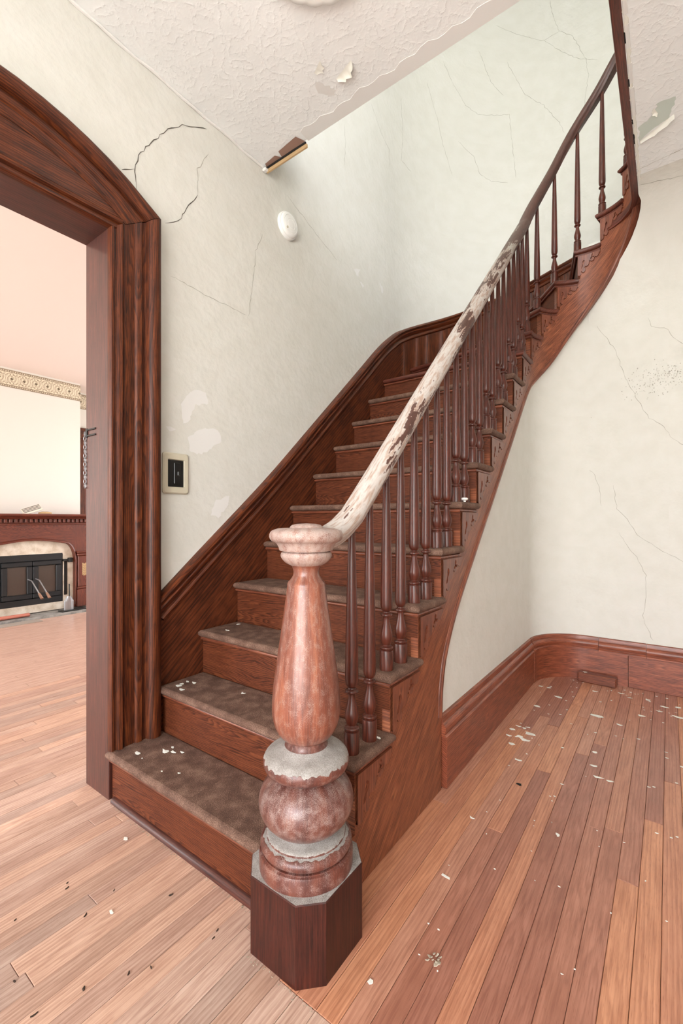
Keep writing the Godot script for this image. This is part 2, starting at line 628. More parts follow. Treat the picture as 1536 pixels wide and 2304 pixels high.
func materials() -> void:
	mat("casing", T.casing, 0.5, Color(0.84, 0.81, 0.79), 0.1, 0.38)
	mat("riser", T.red, 0.55, Color(0.82, 0.765, 0.73), 0.0, 0.34)
	mat("string", T.string, 0.45, Color(1.2, 1.15, 1.12), 0.15, 0.4)
	mat("bracket", T.string, 0.42, Color(1.08, 0.99, 0.98), 0.2)
	mat("skirt", T.skirt, 0.5, Color(1.04, 1.0, 0.97), 0.05, 0.34)
	mat("cap_moulding", T.casing, 0.45, Color(0.9, 0.84, 0.81), 0.2, 0.4)
	mat("baluster", T.dark, 0.36, Color(1.08, 0.96, 0.88), 0.25, 0.45)
	mat("jamb", T.dark, 0.45, Color(0.98, 0.98, 1.0), 0.2)
	mat("base", T.string, 0.42, Color(1.22, 1.08, 1.05), 0.2)
	mat("rail", T.rail, 0.48, Color.WHITE, 0.1)
	var tr := mat("tread", T.tread, 0.85)
	tr.uv1_triplanar = true; tr.uv1_world_triplanar = true; tr.uv1_scale = Vector3.ONE * 1.6
	var no := mat("nosing", T.nosing, 0.7)
	no.uv1_triplanar = true; no.uv1_world_triplanar = true; no.uv1_scale = Vector3.ONE * 1.6
	mat("tread_high", T.dark, 0.5, Color(1.25, 1.2, 1.15), 0.15)
	relief(mat("plaster", T.plaster, 0.8), T.wall_relief, 0.15, 1.1)
	relief(mat("ceiling", T.ceiling, 0.85), T.stomp, 0.15, 1.5)
	mat("bare_plaster", null, 0.85, Color(0.885, 0.88, 0.87))
	mat("underpaint", null, 0.75, Color(0.79, 0.83, 0.80))
	mat("crack", null, 0.9, Color(0.36, 0.34, 0.31))
	mat("hair_crack", null, 0.9, Color(0.66, 0.65, 0.61))
	mat("paint_chip", null, 0.8, Color(0.90, 0.895, 0.86))
	mat("crumb", null, 0.9, Color(0.23, 0.17, 0.13))
	mat("lint", null, 0.95, Color(0.66, 0.61, 0.54))
	mat("lath", null, 0.9, Color(0.60, 0.475, 0.42))
	mat("dark_gap", null, 0.95, Color(0.10, 0.085, 0.075))
	mat("white_plastic", null, 0.4, Color(0.93, 0.93, 0.92))
	mat("cream_plastic", null, 0.45, Color(0.80, 0.77, 0.69))
	mat("black_plastic", null, 0.35, Color(0.07, 0.07, 0.07))
	mat("iron", null, 0.5, Color(0.17, 0.165, 0.16)).metallic = 0.6
	mat("steel", null, 0.35, Color(0.62, 0.62, 0.63)).metallic = 0.85
	mat("brass", null, 0.4, Color(0.55, 0.50, 0.40)).metallic = 0.7
	mat("stove_black", null, 0.45, Color(0.135, 0.14, 0.15)).metallic = 0.3
	var g := mat("sooty_glass", null, 0.15, Color(0.30, 0.25, 0.22, 0.82))
	g.transparency = BaseMaterial3D.TRANSPARENCY_ALPHA
	mat("mantel", T.red, 0.45, Color(0.88, 0.72, 0.72), 0.3)
	mat("surround", T.stone, 0.7)
	M.surround.uv1_triplanar = true; M.surround.uv1_world_triplanar = true
	mat("hearth", T.slab, 0.8)
	M.hearth.uv1_triplanar = true; M.hearth.uv1_world_triplanar = true
	mat("cream_wall", null, 0.85, Color(0.86, 0.845, 0.82))
	mat("pink_ceiling", null, 0.85, Color(0.89, 0.83, 0.80))
	mat("border", T.border, 0.8)
	mat("brick", null, 0.85, Color(0.72, 0.44, 0.37))
	mat("grip", null, 0.7, Color(0.56, 0.42, 0.34))
	mat("board_grey", null, 0.85, Color(0.62, 0.58, 0.54))
	mat("paper", null, 0.8, Color(0.86, 0.84, 0.79))
	mat("print", null, 0.7, Color(0.33, 0.31, 0.30))
	mat("tan", null, 0.7, Color(0.74, 0.62, 0.46))
	mat("window_white", null, 0.5, Color(0.85, 0.84, 0.82))
	mat("upper_wall", T.plaster, 0.85)
	M.upper_wall.uv1_triplanar = true; M.upper_wall.uv1_world_triplanar = true
	var lg := mat("lamp_glass", null, 0.5, Color(0.95, 0.95, 0.94))
	lg.emission_enabled = true
	lg.emission = Color(1.0, 0.97, 0.93)
	lg.emission_energy_multiplier = 1.6
	var pale := [Color(0.95, 0.92, 0.905), Color(0.89, 0.84, 0.82), Color(0.86, 0.84, 0.835), Color(0.98, 0.925, 0.885), Color(0.89, 0.84, 0.81)]
	var warm := [Color(0.91, 0.73, 0.63), Color(0.87, 0.70, 0.62), Color(0.95, 0.77, 0.65), Color(0.82, 0.65, 0.59), Color(0.90, 0.75, 0.68), Color(0.78, 0.61, 0.56)]
	for i in pale.size(): mat("pale_board_%d" % i, T.floor, 0.42, pale[i], 0.25)
	for i in warm.size(): mat("warm_board_%d" % i, T.floor, 0.42, warm[i], 0.3)
	# the newel's parts, each with its own worn varnish
	var li := Color(0.50, 0.295, 0.23)
	var mi := Color(0.37, 0.195, 0.16)
	var dk := Color(0.24, 0.12, 0.105)
	var du := Color(0.70, 0.67, 0.655)
	mat("newel_shaft", newel_tex(201, 440, [Vector2(0, 0.36), Vector2(1, 0.36)], Color(0.68, 0.43, 0.32), Color(0.50, 0.275, 0.205), Color(0.31, 0.16, 0.13), du), 0.36, Color.WHITE, 0.4)
	mat("newel_ring", newel_tex(211, 150, [Vector2(0, 0.36), Vector2(1, 0.36)], li, mi, dk, du), 0.42, Color.WHITE, 0.2)
	mat("newel_ball", newel_tex(221, 190, [Vector2(0, 0.45), Vector2(1, 0.45)], li, mi, dk, du), 0.38, Color.WHITE, 0.3)
	mat("newel_foot", newel_tex(231, 110, [Vector2(0, 0.36), Vector2(1, 0.36)], li, mi, dk, du), 0.42, Color.WHITE, 0.2)
	mat("newel_cap", newel_tex(241, 110, [Vector2(0, 0.62), Vector2(1, 0.62)], Color(0.62, 0.44, 0.37), Color(0.50, 0.32, 0.27), Color(0.36, 0.21, 0.18), Color(0.80, 0.77, 0.745)), 0.5, Color.WHITE, 0.1)
	mat("plinth", T.dark, 0.45, Color(0.84, 0.76, 0.76), 0.1, 0.4)
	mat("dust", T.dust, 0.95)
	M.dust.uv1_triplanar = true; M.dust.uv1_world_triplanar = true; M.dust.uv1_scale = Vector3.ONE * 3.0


# ------------------------------------------------------------------ the room
func slab(st: SurfaceTool, lo: Vector3, hi: Vector3) -> void:
	boxc(st, lo, hi, 0.0)

func structure(called: String, st: SurfaceTool, m: Material, label: String, category: String) -> MeshInstance3D:
	var o := part(called, st, m, self)
	tag(o, label, category, "", "structure")
	return o

# wall with one opening, in a plane across x (ax 0) or z (ax 2): a0..a1 along the wall, hole given as [a, b, y0, y1]
func wall_with_holes(st: SurfaceTool, ax: int, p0: float, p1: float, a0: float, a1: float, y0: float, y1: float, holes: Array) -> void:
	var put := func(b0: float, b1: float, c0: float, c1: float) -> void:
		if b1 - b0 < 0.001 or c1 - c0 < 0.001: return
		if ax == 0: slab(st, Vector3(p0, c0, b0), Vector3(p1, c1, b1))
		else: slab(st, Vector3(b0, c0, p0), Vector3(b1, c1, p1))
	var at := a0
	for h in holes:
		put.call(at, h[0], y0, y1)
		put.call(h[0], h[1], y0, h[2])
		put.call(h[0], h[1], h[3], y1)
		at = h[1]
	put.call(at, a1, y0, y1)

func window_frame(called: String, label: String, lo: Vector3, hi: Vector3, cols: int, rows: int) -> void:
	var o := thing(called, label, "window", Vector3((lo.x + hi.x) / 2, lo.y, lo.z), "", "structure")
	var st := begin()
	var f := 0.05
	boxc(st, lo, Vector3(hi.x, lo.y + f, hi.z), 0.004)
	boxc(st, Vector3(lo.x, hi.y - f, lo.z), hi, 0.004)
	boxc(st, Vector3(lo.x, lo.y + f, lo.z), Vector3(lo.x + f, hi.y - f, hi.z), 0.004)
	boxc(st, Vector3(hi.x - f, lo.y + f, lo.z), Vector3(hi.x, hi.y - f, hi.z), 0.004)
	part("frame", st, M.window_white, o)
	for i in range(1, cols):
		var x := lerpf(lo.x, hi.x, float(i) / cols)
		var b := begin()
		boxc(b, Vector3(x - 0.016, lo.y + f, lo.z + 0.02), Vector3(x + 0.016, hi.y - f, hi.z - 0.02), 0.003)
		part("glazing_bar", b, M.window_white, o)
	for i in range(1, rows):
		var y := lerpf(lo.y, hi.y, float(i) / rows)
		var b := begin()
		boxc(b, Vector3(lo.x + f, y - 0.02, lo.z + 0.02), Vector3(hi.x - f, y + 0.02, hi.z - 0.02), 0.003)
		part("meeting_rail", b, M.window_white, o)

# jagged crack on a surface; pts are (a, y), put maps them into the room
func crack(parent: Node, pts: Array, put: Callable, width: float, m: Material) -> void:
	var fine: Array = []
	for i in pts.size() - 1:
		var n := maxi(2, int((pts[i] as Vector2).distance_to(pts[i + 1]) / 0.022))
		for j in n:
			var p: Vector2 = (pts[i] as Vector2).lerp(pts[i + 1], float(j) / n)
			fine.append(p + Vector2(rng.randf_range(-1, 1), rng.randf_range(-1, 1)) * 0.0045)
	fine.append(pts[pts.size() - 1])
	var st := begin()
	var n := fine.size()
	var w: Array = []
	for i in n:
		w.append(width * rng.randf_range(0.35, 1.1) * (0.25 if i == 0 or i == n - 1 else 1.0))
	for i in n - 1:
		var d: Vector2 = ((fine[i + 1] as Vector2) - fine[i]).normalized().orthogonal()
		var a: Vector2 = fine[i]
		var b: Vector2 = fine[i + 1]
		quad(st, put.call(a + d * w[i] / 2), put.call(b + d * w[i + 1] / 2), put.call(b - d * w[i + 1] / 2), put.call(a - d * w[i] / 2), Vector2.ZERO, Vector2.ZERO, Vector2.ZERO, Vector2.ZERO)
	part("crack", st, m, parent)

# area where the paint has come off: ragged outline from corner points
func bare_patch(parent: Node, pts: Array, put: Callable, m: Material, called := "bare_patch") -> void:
	var out: Array = []
	for i in pts.size():
		var a: Vector2 = pts[i]
		var b: Vector2 = pts[(i + 1) % pts.size()]
		var n := maxi(2, int(a.distance_to(b) / 0.014))
		for j in n:
			out.append(a.lerp(b, float(j) / n) + Vector2(rng.randf_range(-1, 1), rng.randf_range(-1, 1)) * 0.0055)
	var tri := Geometry2D.triangulate_polygon(PackedVector2Array(out))
	var st := begin()
	for k in tri: vert(st, put.call(out[k]), Vector2.ZERO)
	part(called, st, m, parent)

func room() -> void:
	# wall with the doorway
	var st := begin()
	wall_with_holes(st, 0, -1.94, WX, CZ, 2.6, 0.0, 5.9, [[-0.88, -0.06, 0.0, 2.255]])
	var wl := structure("wall_left", st, M.plaster, "tall pale green plaster wall with cracks and the doorway", "wall")
	# its curved continuation round the stairwell
	st = begin()
	st.set_smooth_group(1)
	var n := 48
	for i in n:
		var s0 := 3.12 + PI * 1.32 * i / n
		var s1 := 3.12 + PI * 1.32 * (i + 1) / n
		for rr in [1.32, 1.42]:
			st.set_smooth_group(1 if rr < 1.4 else 2)
			quad(st, wp(s0, 0, rr), wp(s1, 0, rr), wp(s1, 5.9, rr), wp(s0, 5.9, rr), Vector2(s0, 0), Vector2(s1, 0), Vector2(s1, 5.9), Vector2(s0, 5.9))
	var wc := structure("wall_stairwell", st, M.plaster, "curved pale green plaster wall behind the upper stairs", "wall")
	# upper hall's other walls, out of sight
	st = begin()
	wall_with_holes(st, 0, 0.875, 0.975, CZ, 2.6, UP, 5.9, [[-1.2, 0.9, 3.7, 5.7]])
	structure("wall_upper", st, M.upper_wall, "plain plaster side wall of the upper hall", "wall")
	st = begin()
	slab(st, Vector3(-2.1, 5.9, -4.7), Vector3(1.75, 6.0, 2.75))
	structure("ceiling_upper", st, M.upper_wall, "plain ceiling high above the stairwell", "ceiling")

	# wall under the stairs, its rounded corner, and the back wall
	st = begin()
	var ts: Array = []
	for i in 41: ts.append(lerpf(1.66, 3.173, i / 40.0))
	var und := func(t: float, y: float) -> Vector3:
		if t <= 3.173: return Vector3(-0.757, y, -t)
		var th := (t - 3.173) / 0.312
		return Vector3(-0.445 - cos(th) * 0.312, y, -3.173 - sin(th) * 0.312)
	for i in 13: ts.append(3.173 + 0.312 * PI / 2 * (i + 1) / 13.0)
	st.set_smooth_group(1)
	for i in ts.size() - 1:
		var tops: Array = []
		var lips: Array = []
		for q in 2:
			var t: float = ts[i + q]
			var tt: float = minf(t, 3.12) if t < 3.173 else 3.12 + (t - 3.173) / 0.312 * RS
			tops.append(table(bottom_tab, tt) + 0.012)
			lips.append(sp(tt, -0.026, tops[q]))
		st.set_smooth_group(1)
		quad(st, und.call(ts[i], 0.0), und.call(ts[i + 1], 0.0), und.call(ts[i + 1], tops[1]), und.call(ts[i], tops[0]), Vector2.ZERO, Vector2.ZERO, Vector2.ZERO, Vector2.ZERO)
		st.set_smooth_group(2)
		quad(st, und.call(ts[i], tops[0]), und.call(ts[i + 1], tops[1]), lips[1], lips[0], Vector2.ZERO, Vector2.ZERO, Vector2.ZERO, Vector2.ZERO)
	structure("wall_under_stairs", st, M.plaster, "cream plaster wall below the stair's wooden string", "wall")
	st = begin()
	slab(st, Vector3(-0.446, 0, -3.585), Vector3(1.6, 3.0, -3.485))
	var wb := structure("wall_back", st, M.plaster, "cream plaster back wall with long fine cracks", "wall")
	st = begin()
	wall_with_holes(st, 0, 1.6, 1.75, -3.6, 2.6, 0.0, 5.9, [[-1.2, 0.9, 3.6, 5.8]])
	structure("wall_right", st, M.plaster, "plain plaster wall on the far side of the hall", "wall")
	st = begin()
	wall_with_holes(st, 2, 2.6, 2.75, -6.45, 1.75, 0.0, 3.1, [[-5.9, -4.3, 0.4, 2.6], [-3.8, -2.2, 0.4, 2.6], [-1.1, 1.5, 0.12, 2.85]])
	wall_with_holes(st, 2, 2.6, 2.75, -2.1, 1.75, 3.1, 5.9, [[-1.6, 0.75, 3.6, 5.75]])
	structure("wall_front", st, M.plaster, "front wall of the house with tall windows", "wall")
	window_frame("window_1", "wide glazed entrance screen in the hall's front wall", Vector3(-1.1, 0.12, 2.62), Vector3(1.5, 2.85, 2.70), 3, 2)
	window_frame("window_2", "sash window beside the other one in the next room", Vector3(-5.9, 0.4, 2.62), Vector3(-4.3, 2.6, 2.70), 1, 2)
	window_frame("window_3", "sash window in the next room nearest the hall", Vector3(-3.8, 0.4, 2.62), Vector3(-2.2, 2.6, 2.70), 1, 2)
	window_frame("window_4", "large window of the upper hall above the entrance", Vector3(-1.6, 3.6, 2.62), Vector3(0.75, 5.75, 2.70), 2, 2)

	# ceiling with the stairwell's opening
	var ce := thing("ceiling", "white stippled plaster ceiling with peeling paint and a broken corner", "ceiling", Vector3(0, CEIL, 0), "", "structure")
	st = begin()
	slab(st, Vector3(WX, CEIL, -1.69), Vector3(1.6, UP, 2.6))
	slab(st, Vector3(-0.141, CEIL, -2.95), Vector3(1.6, UP, -1.69))
	part("plaster", st, M.ceiling, ce)
	st = begin()
	slab(st, Vector3(-0.13, 3.13, -3.35), Vector3(0.875, UP, -2.95))
	slab(st, Vector3(0.1, 3.13, -4.45), Vector3(0.875, UP, -3.35))
	part("landing", st, M.ceiling, ce)
	# cove between ceiling and back wall
	st = begin()
	st.set_smooth_group(1)
	var cv: Array = []
	for i in 19:
		var a := PI / 2 * i / 18.0
		cv.append(Vector2(-2.95 - 0.535 * sin(a), 2.4 + 0.6 * cos(a)))
	var xl := func(z: float) -> float:
		if z > CZ: return -0.141
		var q := 0.315 * 0.315 - (z - CZ) * (z - CZ)
		return CX + sqrt(maxf(q, 0.0))
	for i in 18:
		var a: Vector2 = cv[i]
		var b: Vector2 = cv[i + 1]
		quad(st, Vector3(xl.call(a.x), a.y, a.x), Vector3(1.6, a.y, a.x), Vector3(1.6, b.y, b.x), Vector3(xl.call(b.x), b.y, b.x), Vector2.ZERO, Vector2.ZERO, Vector2.ZERO, Vector2.ZERO)
	part("cove", st, M.plaster, ce)
	# smooth strip of plaster along the opening's edge
	st = begin()
	for i in 40:
		var x0 := lerpf(-1.455, -0.15, i / 40.0)
		var x1 := lerpf(-1.455, -0.15, (i + 1) / 40.0)
		var z0 := -1.635 + 0.008 * sin(i * 1.9) + 0.005 * sin(i * 0.7)
		var z1 := -1.635 + 0.008 * sin((i + 1) * 1.9) + 0.005 * sin((i + 1) * 0.7)
		quad(st, Vector3(x0, 2.9986, z0), Vector3(x1, 2.9986, z1), Vector3(x1, 2.997, -1.697), Vector3(x0, 2.997, -1.697), Vector2.ZERO, Vector2.ZERO, Vector2.ZERO, Vector2.ZERO)
		quad(st, Vector3(x0, 2.9986, z0), Vector3(x1, 2.9986, z1), Vector3(x1, 3.0, z1), Vector3(x0, 3.0, z0), Vector2.ZERO, Vector2.ZERO, Vector2.ZERO, Vector2.ZERO)
		quad(st, Vector3(x0, 2.997, -1.697), Vector3(x1, 2.997, -1.697), Vector3(x1, 3.06, -1.697), Vector3(x0, 3.06, -1.697), Vector2.ZERO, Vector2.ZERO, Vector2.ZERO, Vector2.ZERO)
	part("edge_strip", st, M.bare_plaster, ce)
	# the corner where the plaster has fallen off the laths
	for q in [[-1.745, -1.635, 0.028], [-1.632, -1.47, 0.05]]:
		st = begin()
		var dz: float = q[2]
		var hi := Vector3(q[1], 2.998, -1.69)
		quad(st, Vector3(q[0], 2.997, -1.69), hi, Vector3(q[1] - 0.02, 2.997, -1.69 + dz), Vector3(q[0] + 0.01, 2.997, -1.69 + dz * 0.72), Vector2(0, 0), Vector2(0.1, 0), Vector2(0.1, 0.1), Vector2(0, 0.1))
		part("lath", st, M.lath, ce)
	st = begin()
	boxc(st, Vector3(-1.752, 2.972, -1.706), Vector3(-1.465, 2.99, -1.694), 0.002)
	part("broken_edge", st, M.tan, ce)
	st = begin()
	boxc(st, Vector3(-1.75, 2.988, -1.697), Vector3(-1.468, 2.9975, -1.689), 0.001)
	part("gap", st, M.dark_gap, ce)
	st = begin()
	boxc(st, Vector3(-1.765, 2.974, -1.70), Vector3(-1.738, 2.99, -1.675), 0.004)
	part("plaster_crumb", st, M.bare_plaster, ce)
	# peeling paint
	var under := func(p: Vector2) -> Vector3: return Vector3(p.x, 2.9992, p.y)
	bare_patch(ce, [Vector2(-1.235, -1.49), Vector2(-1.20, -1.535), Vector2(-1.187, -1.576), Vector2(-1.208, -1.585), Vector2(-1.247, -1.555), Vector2(-1.26, -1.52)], under, M.bare_plaster)
	bare_patch(ce, [Vector2(-0.116, -2.585), Vector2(-0.057, -2.55), Vector2(-0.043, -2.49), Vector2(0.03, -2.50), Vector2(0.0, -2.61), Vector2(-0.086, -2.655), Vector2(-0.118, -2.69)], under, M.underpaint)
	var curl := func(a: Vector2, b: Vector2, drop: float, wide: float) -> void:
		var c := begin()
		c.set_smooth_group(1)
		var d := (b - a).orthogonal().normalized()
		for i in 8:
			for j in 5:
				var p: Array = []
				for k in [[i, j], [i + 1, j], [i + 1, j + 1], [i, j + 1]]:
					var u: float = k[0] / 8.0
					var v: float = k[1] / 5.0
					var w: float = wide * sin(PI * (0.12 + 0.8 * u)) * (1.0 + 0.25 * sin(u * 17.0 + a.x * 40.0))
					var xz: Vector2 = a.lerp(b, u) + d * w * v * (1.0 - 0.25 * v)
					p.append(Vector3(xz.x, 2.999 - drop * v * v * (0.4 + 0.6 * u), xz.y))
				quad(c, p[0], p[1], p[2], p[3], Vector2.ZERO, Vector2.ZERO, Vector2.ZERO, Vector2.ZERO)
		part("paint_curl", c, M.paint_chip, ce)
	curl.call(Vector2(-1.155, -1.53), Vector2(-1.06, -1.505), 0.022, 0.045)
	curl.call(Vector2(-1.215, -1.455), Vector2(-1.165, -1.43), 0.006, 0.04)
	curl.call(Vector2(-0.118, -2.69), Vector2(0.02, -2.60), 0.022, 0.022)
	curl.call(Vector2(-0.055, -2.51), Vector2(-0.04, -2.555), 0.012, 0.02)
	crack(ce, [Vector2(-0.135, -2.9), Vector2(0.1, -2.87)], under, 0.004, M.hair_crack)
	crack(ce, [Vector2(-0.14, -3.03), Vector2(-0.03, -3.05), Vector2(0.12, -3.09)], func(p: Vector2) -> Vector3: return Vector3(p.x, 2.4 + 0.6 * sqrt(1.0 - pow((p.y + 2.95) / 0.535, 2)) - 0.0015, p.y), 0.004, M.hair_crack)
	# filler squeezed out beside the fascia
	for q in [[-2.02, -2.13], [-2.20, -2.31], [-2.33, -2.50], [-1.92, -1.98]]:
		st = begin()
		boxc(st, Vector3(-0.139, 2.9965, q[1]), Vector3(-0.122, 3.002, q[0]), 0.003)
		part("filler", st, M.bare_plaster, ce)
	for q in [[-2.05, -2.10], [-2.28, -2.32], [-2.52, -2.55], [-2.62, -2.69]]:
		st = begin()
		boxc(st, Vector3(-0.142, 2.997, q[1]), Vector3(-0.136, 3.001, q[0]), 0.001)
		part("gap", st, M.dark_gap, ce)
	st = begin()
	var fp: Array = []
	var fr: Array = []
	var fu: Array = []
	for i in 70:
		fp.append(Vector3(-0.132 + 0.0022 * sin(i * 1.7), CEIL - 0.0005, lerpf(-3.0, -1.70, i / 69.0)))
		var q := 0.75 + 0.35 * sin(i * 2.7) * sin(i * 0.9)
		fr.append(Vector3(q, 0, 0)); fu.append(Vector3(0, 0.5, 0))
	sweep(st, fp, fr, fu, arc2(Vector2.ZERO, Vector2(0.0095, 0.006), 0, 315, 7))
	part("filler_bead", st, M.paint_chip, ce)
	# rough bead of paint where ceiling and wall meet
	st = begin()
	var bp: Array = []
	var br: Array = []
	var bu: Array = []
	for i in 60:
		bp.append(Vector3(WX + 0.004 + 0.003 * sin(i * 2.3), CEIL - 0.004 - 0.003 * sin(i * 1.3), lerpf(-1.68, 2.55, i / 59.0)))
		var q := 0.75 + 0.3 * sin(i * 3.1)
		br.append(Vector3(q, 0, 0)); bu.append(Vector3(0, q, 0))
	sweep(st, bp, br, bu, arc2(Vector2.ZERO, Vector2(0.009, 0.009), 0, 315, 7))
	part("paint_bead", st, M.bare_plaster, ce)

	# cracks of the doorway wall and the curved wall
	var onw := func(p: Vector2) -> Vector3: return wp(p.x, p.y, 1.3192)
	var big := [
		[Vector2(0.97, 2.46), Vector2(0.97, 2.53), Vector2(0.98, 2.60), Vector2(1.04, 2.70), Vector2(1.12, 2.81), Vector2(1.21, 2.89), Vector2(1.32, 2.95)],
		[Vector2(0.91, 2.50), Vector2(0.97, 2.54)],
		[Vector2(1.10, 2.39), Vector2(1.17, 2.43), Vector2(1.22, 2.53), Vector2(1.27, 2.61)],
	]
	for c in big: crack(wl, c, onw, 0.0042, M.crack)
	for c in [
		[Vector2(1.27, 2.61), Vector2(1.27, 2.73), Vector2(1.33, 2.84)],
		[Vector2(1.68, 2.64), Vector2(1.63, 2.52), Vector2(1.61, 2.34), Vector2(1.58, 2.16)],
		[Vector2(1.13, 2.17), Vector2(1.33, 2.16), Vector2(1.57, 2.16)],
		[Vector2(1.87, 2.96), Vector2(2.11, 2.88), Vector2(2.35, 2.81)],
	]: crack(wl, c, onw, 0.0032, M.hair_crack)
	for c in [
		[Vector2(2.43, 3.77), Vector2(2.44, 3.65), Vector2(2.43, 3.48)],
		[Vector2(2.77, 4.16), Vector2(2.91, 4.04), Vector2(3.03, 4.0), Vector2(3.04, 3.86)],
		[Vector2(3.21, 4.56), Vector2(3.24, 4.26), Vector2(3.22, 4.04), Vector2(3.36, 4.02)],
		[Vector2(3.56, 4.9), Vector2(3.70, 4.6), Vector2(3.74, 4.45), Vector2(3.85, 4.19)],
		[Vector2(3.74, 5.19), Vector2(3.85, 5.03), Vector2(3.99, 4.87), Vector2(4.11, 4.81), Vector2(4.41, 4.83), Vector2(4.47, 4.24)],
		[Vector2(4.12, 5.4), Vector2(4.24, 5.12), Vector2(4.36, 5.0)],
		[Vector2(3.91, 4.52), Vector2(4.07, 4.42), Vector2(4.13, 4.27), Vector2(4.24, 4.21), Vector2(4.4, 4.2)],
		[Vector2(4.76, 5.81), Vector2(4.79, 5.65), Vector2(4.84, 5.5), Vector2(4.71, 5.46)],
		[Vector2(4.84, 5.5), Vector2(4.94, 5.42), Vector2(4.99, 5.31), Vector2(5.05, 5.16), Vector2(5.07, 5.01), Vector2(5.04, 4.75)],
		[Vector2(4.29, 5.65), Vector2(4.71, 5.46), Vector2(4.79, 5.38), Vector2(4.99, 5.19), Vector2(5.14, 5.1)],
		[Vector2(4.39, 5.31), Vector2(4.55, 5.0), Vector2(4.71, 4.87), Vector2(4.84, 4.68), Vector2(4.88, 4.57)],
	]: crack(wc, c, onw, 0.0036, M.hair_crack)
	for p in [
		[Vector2(1.20, 1.65), Vector2(1.25, 1.70), Vector2(1.31, 1.70), Vector2(1.33, 1.65), Vector2(1.26, 1.63), Vector2(1.22, 1.54), Vector2(1.19, 1.53), Vector2(1.18, 1.62)],
		[Vector2(1.22, 1.48), Vector2(1.28, 1.52), Vector2(1.35, 1.54), Vector2(1.40, 1.52), Vector2(1.40, 1.48), Vector2(1.33, 1.43), Vector2(1.29, 1.40), Vector2(1.22, 1.41)],
		[Vector2(1.37, 1.19), Vector2(1.46, 1.22), Vector2(1.45, 1.17), Vector2(1.39, 1.11), Vector2(1.34, 1.12)],
		[Vector2(1.11, 1.51), Vector2(1.15, 1.50), Vector2(1.12, 1.48)],
		[Vector2(2.54, 2.84), Vector2(2.62, 2.87), Vector2(2.59, 2.81)],
		[Vector2(2.61, 2.79), Vector2(2.67, 2.78), Vector2(2.66, 2.75)],
		[Vector2(2.88, 2.90), Vector2(2.94, 2.87), Vector2(2.92, 2.81)],
	]: bare_patch(wl, p, onw, M.bare_plaster)
	bare_patch(wc, [Vector2(3.26, 2.99), Vector2(3.30, 2.99), Vector2(3.41, 2.83), Vector2(3.37, 2.85)], onw, M.bare_plaster)
	# back wall
	var onb := func(p: Vector2) -> Vector3: return Vector3(p.x, p.y, -3.4842)
	for c in [
		[Vector2(-0.44, 1.44), Vector2(-0.42, 1.42), Vector2(-0.38, 1.32), Vector2(-0.37, 1.19)],
		[Vector2(-0.3, 1.33), Vector2(-0.28, 1.17), Vector2(-0.22, 1.1), Vector2(-0.17, 1.0), Vector2(-0.05, 0.91), Vector2(0.09, 0.82)],
		[Vector2(-0.41, 2.48), Vector2(-0.38, 2.39), Vector2(-0.29, 2.24), Vector2(-0.24, 2.06), Vector2(-0.22, 2.01), Vector2(-0.15, 1.85), Vector2(-0.1, 1.75), Vector2(-0.03, 1.69), Vector2(0.01, 1.62), Vector2(0.1, 1.54)],
		[Vector2(-0.27, 1.01), Vector2(-0.17, 0.85), Vector2(-0.12, 0.74), Vector2(-0.12, 0.53), Vector2(-0.14, 0.47), Vector2(-0.08, 0.32)],
		[Vector2(-0.11, 2.40), Vector2(-0.09, 2.34), Vector2(0.0, 2.30), Vector2(0.02, 2.24), Vector2(0.08, 2.18)],
	]: crack(wb, c, onb, 0.0028, M.hair_crack)

	# grey specks of old damp on the back wall
	st = begin()
	for q in [[-0.10, 1.98, 0.13, 150], [-0.55, 1.80, 0.10, 90], [0.02, 2.02, 0.08, 80]]:
		for i in int(q[3]):
			var a := rng.randf() * TAU
			var d: float = q[2] * sqrt(rng.randf()) * rng.randf_range(0.3, 1.2)
			var at := Vector3(q[0] + cos(a) * d * 1.3, q[1] + sin(a) * d, -3.4838)
			if at.x < -0.44: continue
			var s := rng.randf_range(0.0012, 0.0035)
			quad(st, at + Vector3(-s, -s * 0.5, 0), at + Vector3(s * 0.4, -s, 0), at + Vector3(s, s * 0.8, 0), at + Vector3(-s * 0.5, s, 0), Vector2.ZERO, Vector2.ZERO, Vector2.ZERO, Vector2.ZERO)
	part("damp_specks", st, M.hair_crack, wb).set_meta("kind", "stuff")
	baseboards()


const BASE_CAP := [Vector2(0, 0), Vector2(0.034, 0), Vector2(0.034, 0.010), Vector2(0.026, 0.016), Vector2(0.026, 0.022), Vector2(0.031, 0.034), Vector2(0.031, 0.046), Vector2(0.024, 0.058), Vector2(0.017, 0.063), Vector2(0.017, 0.070), Vector2(0.013, 0.086), Vector2(0.006, 0.090), Vector2(0, 0.090)]

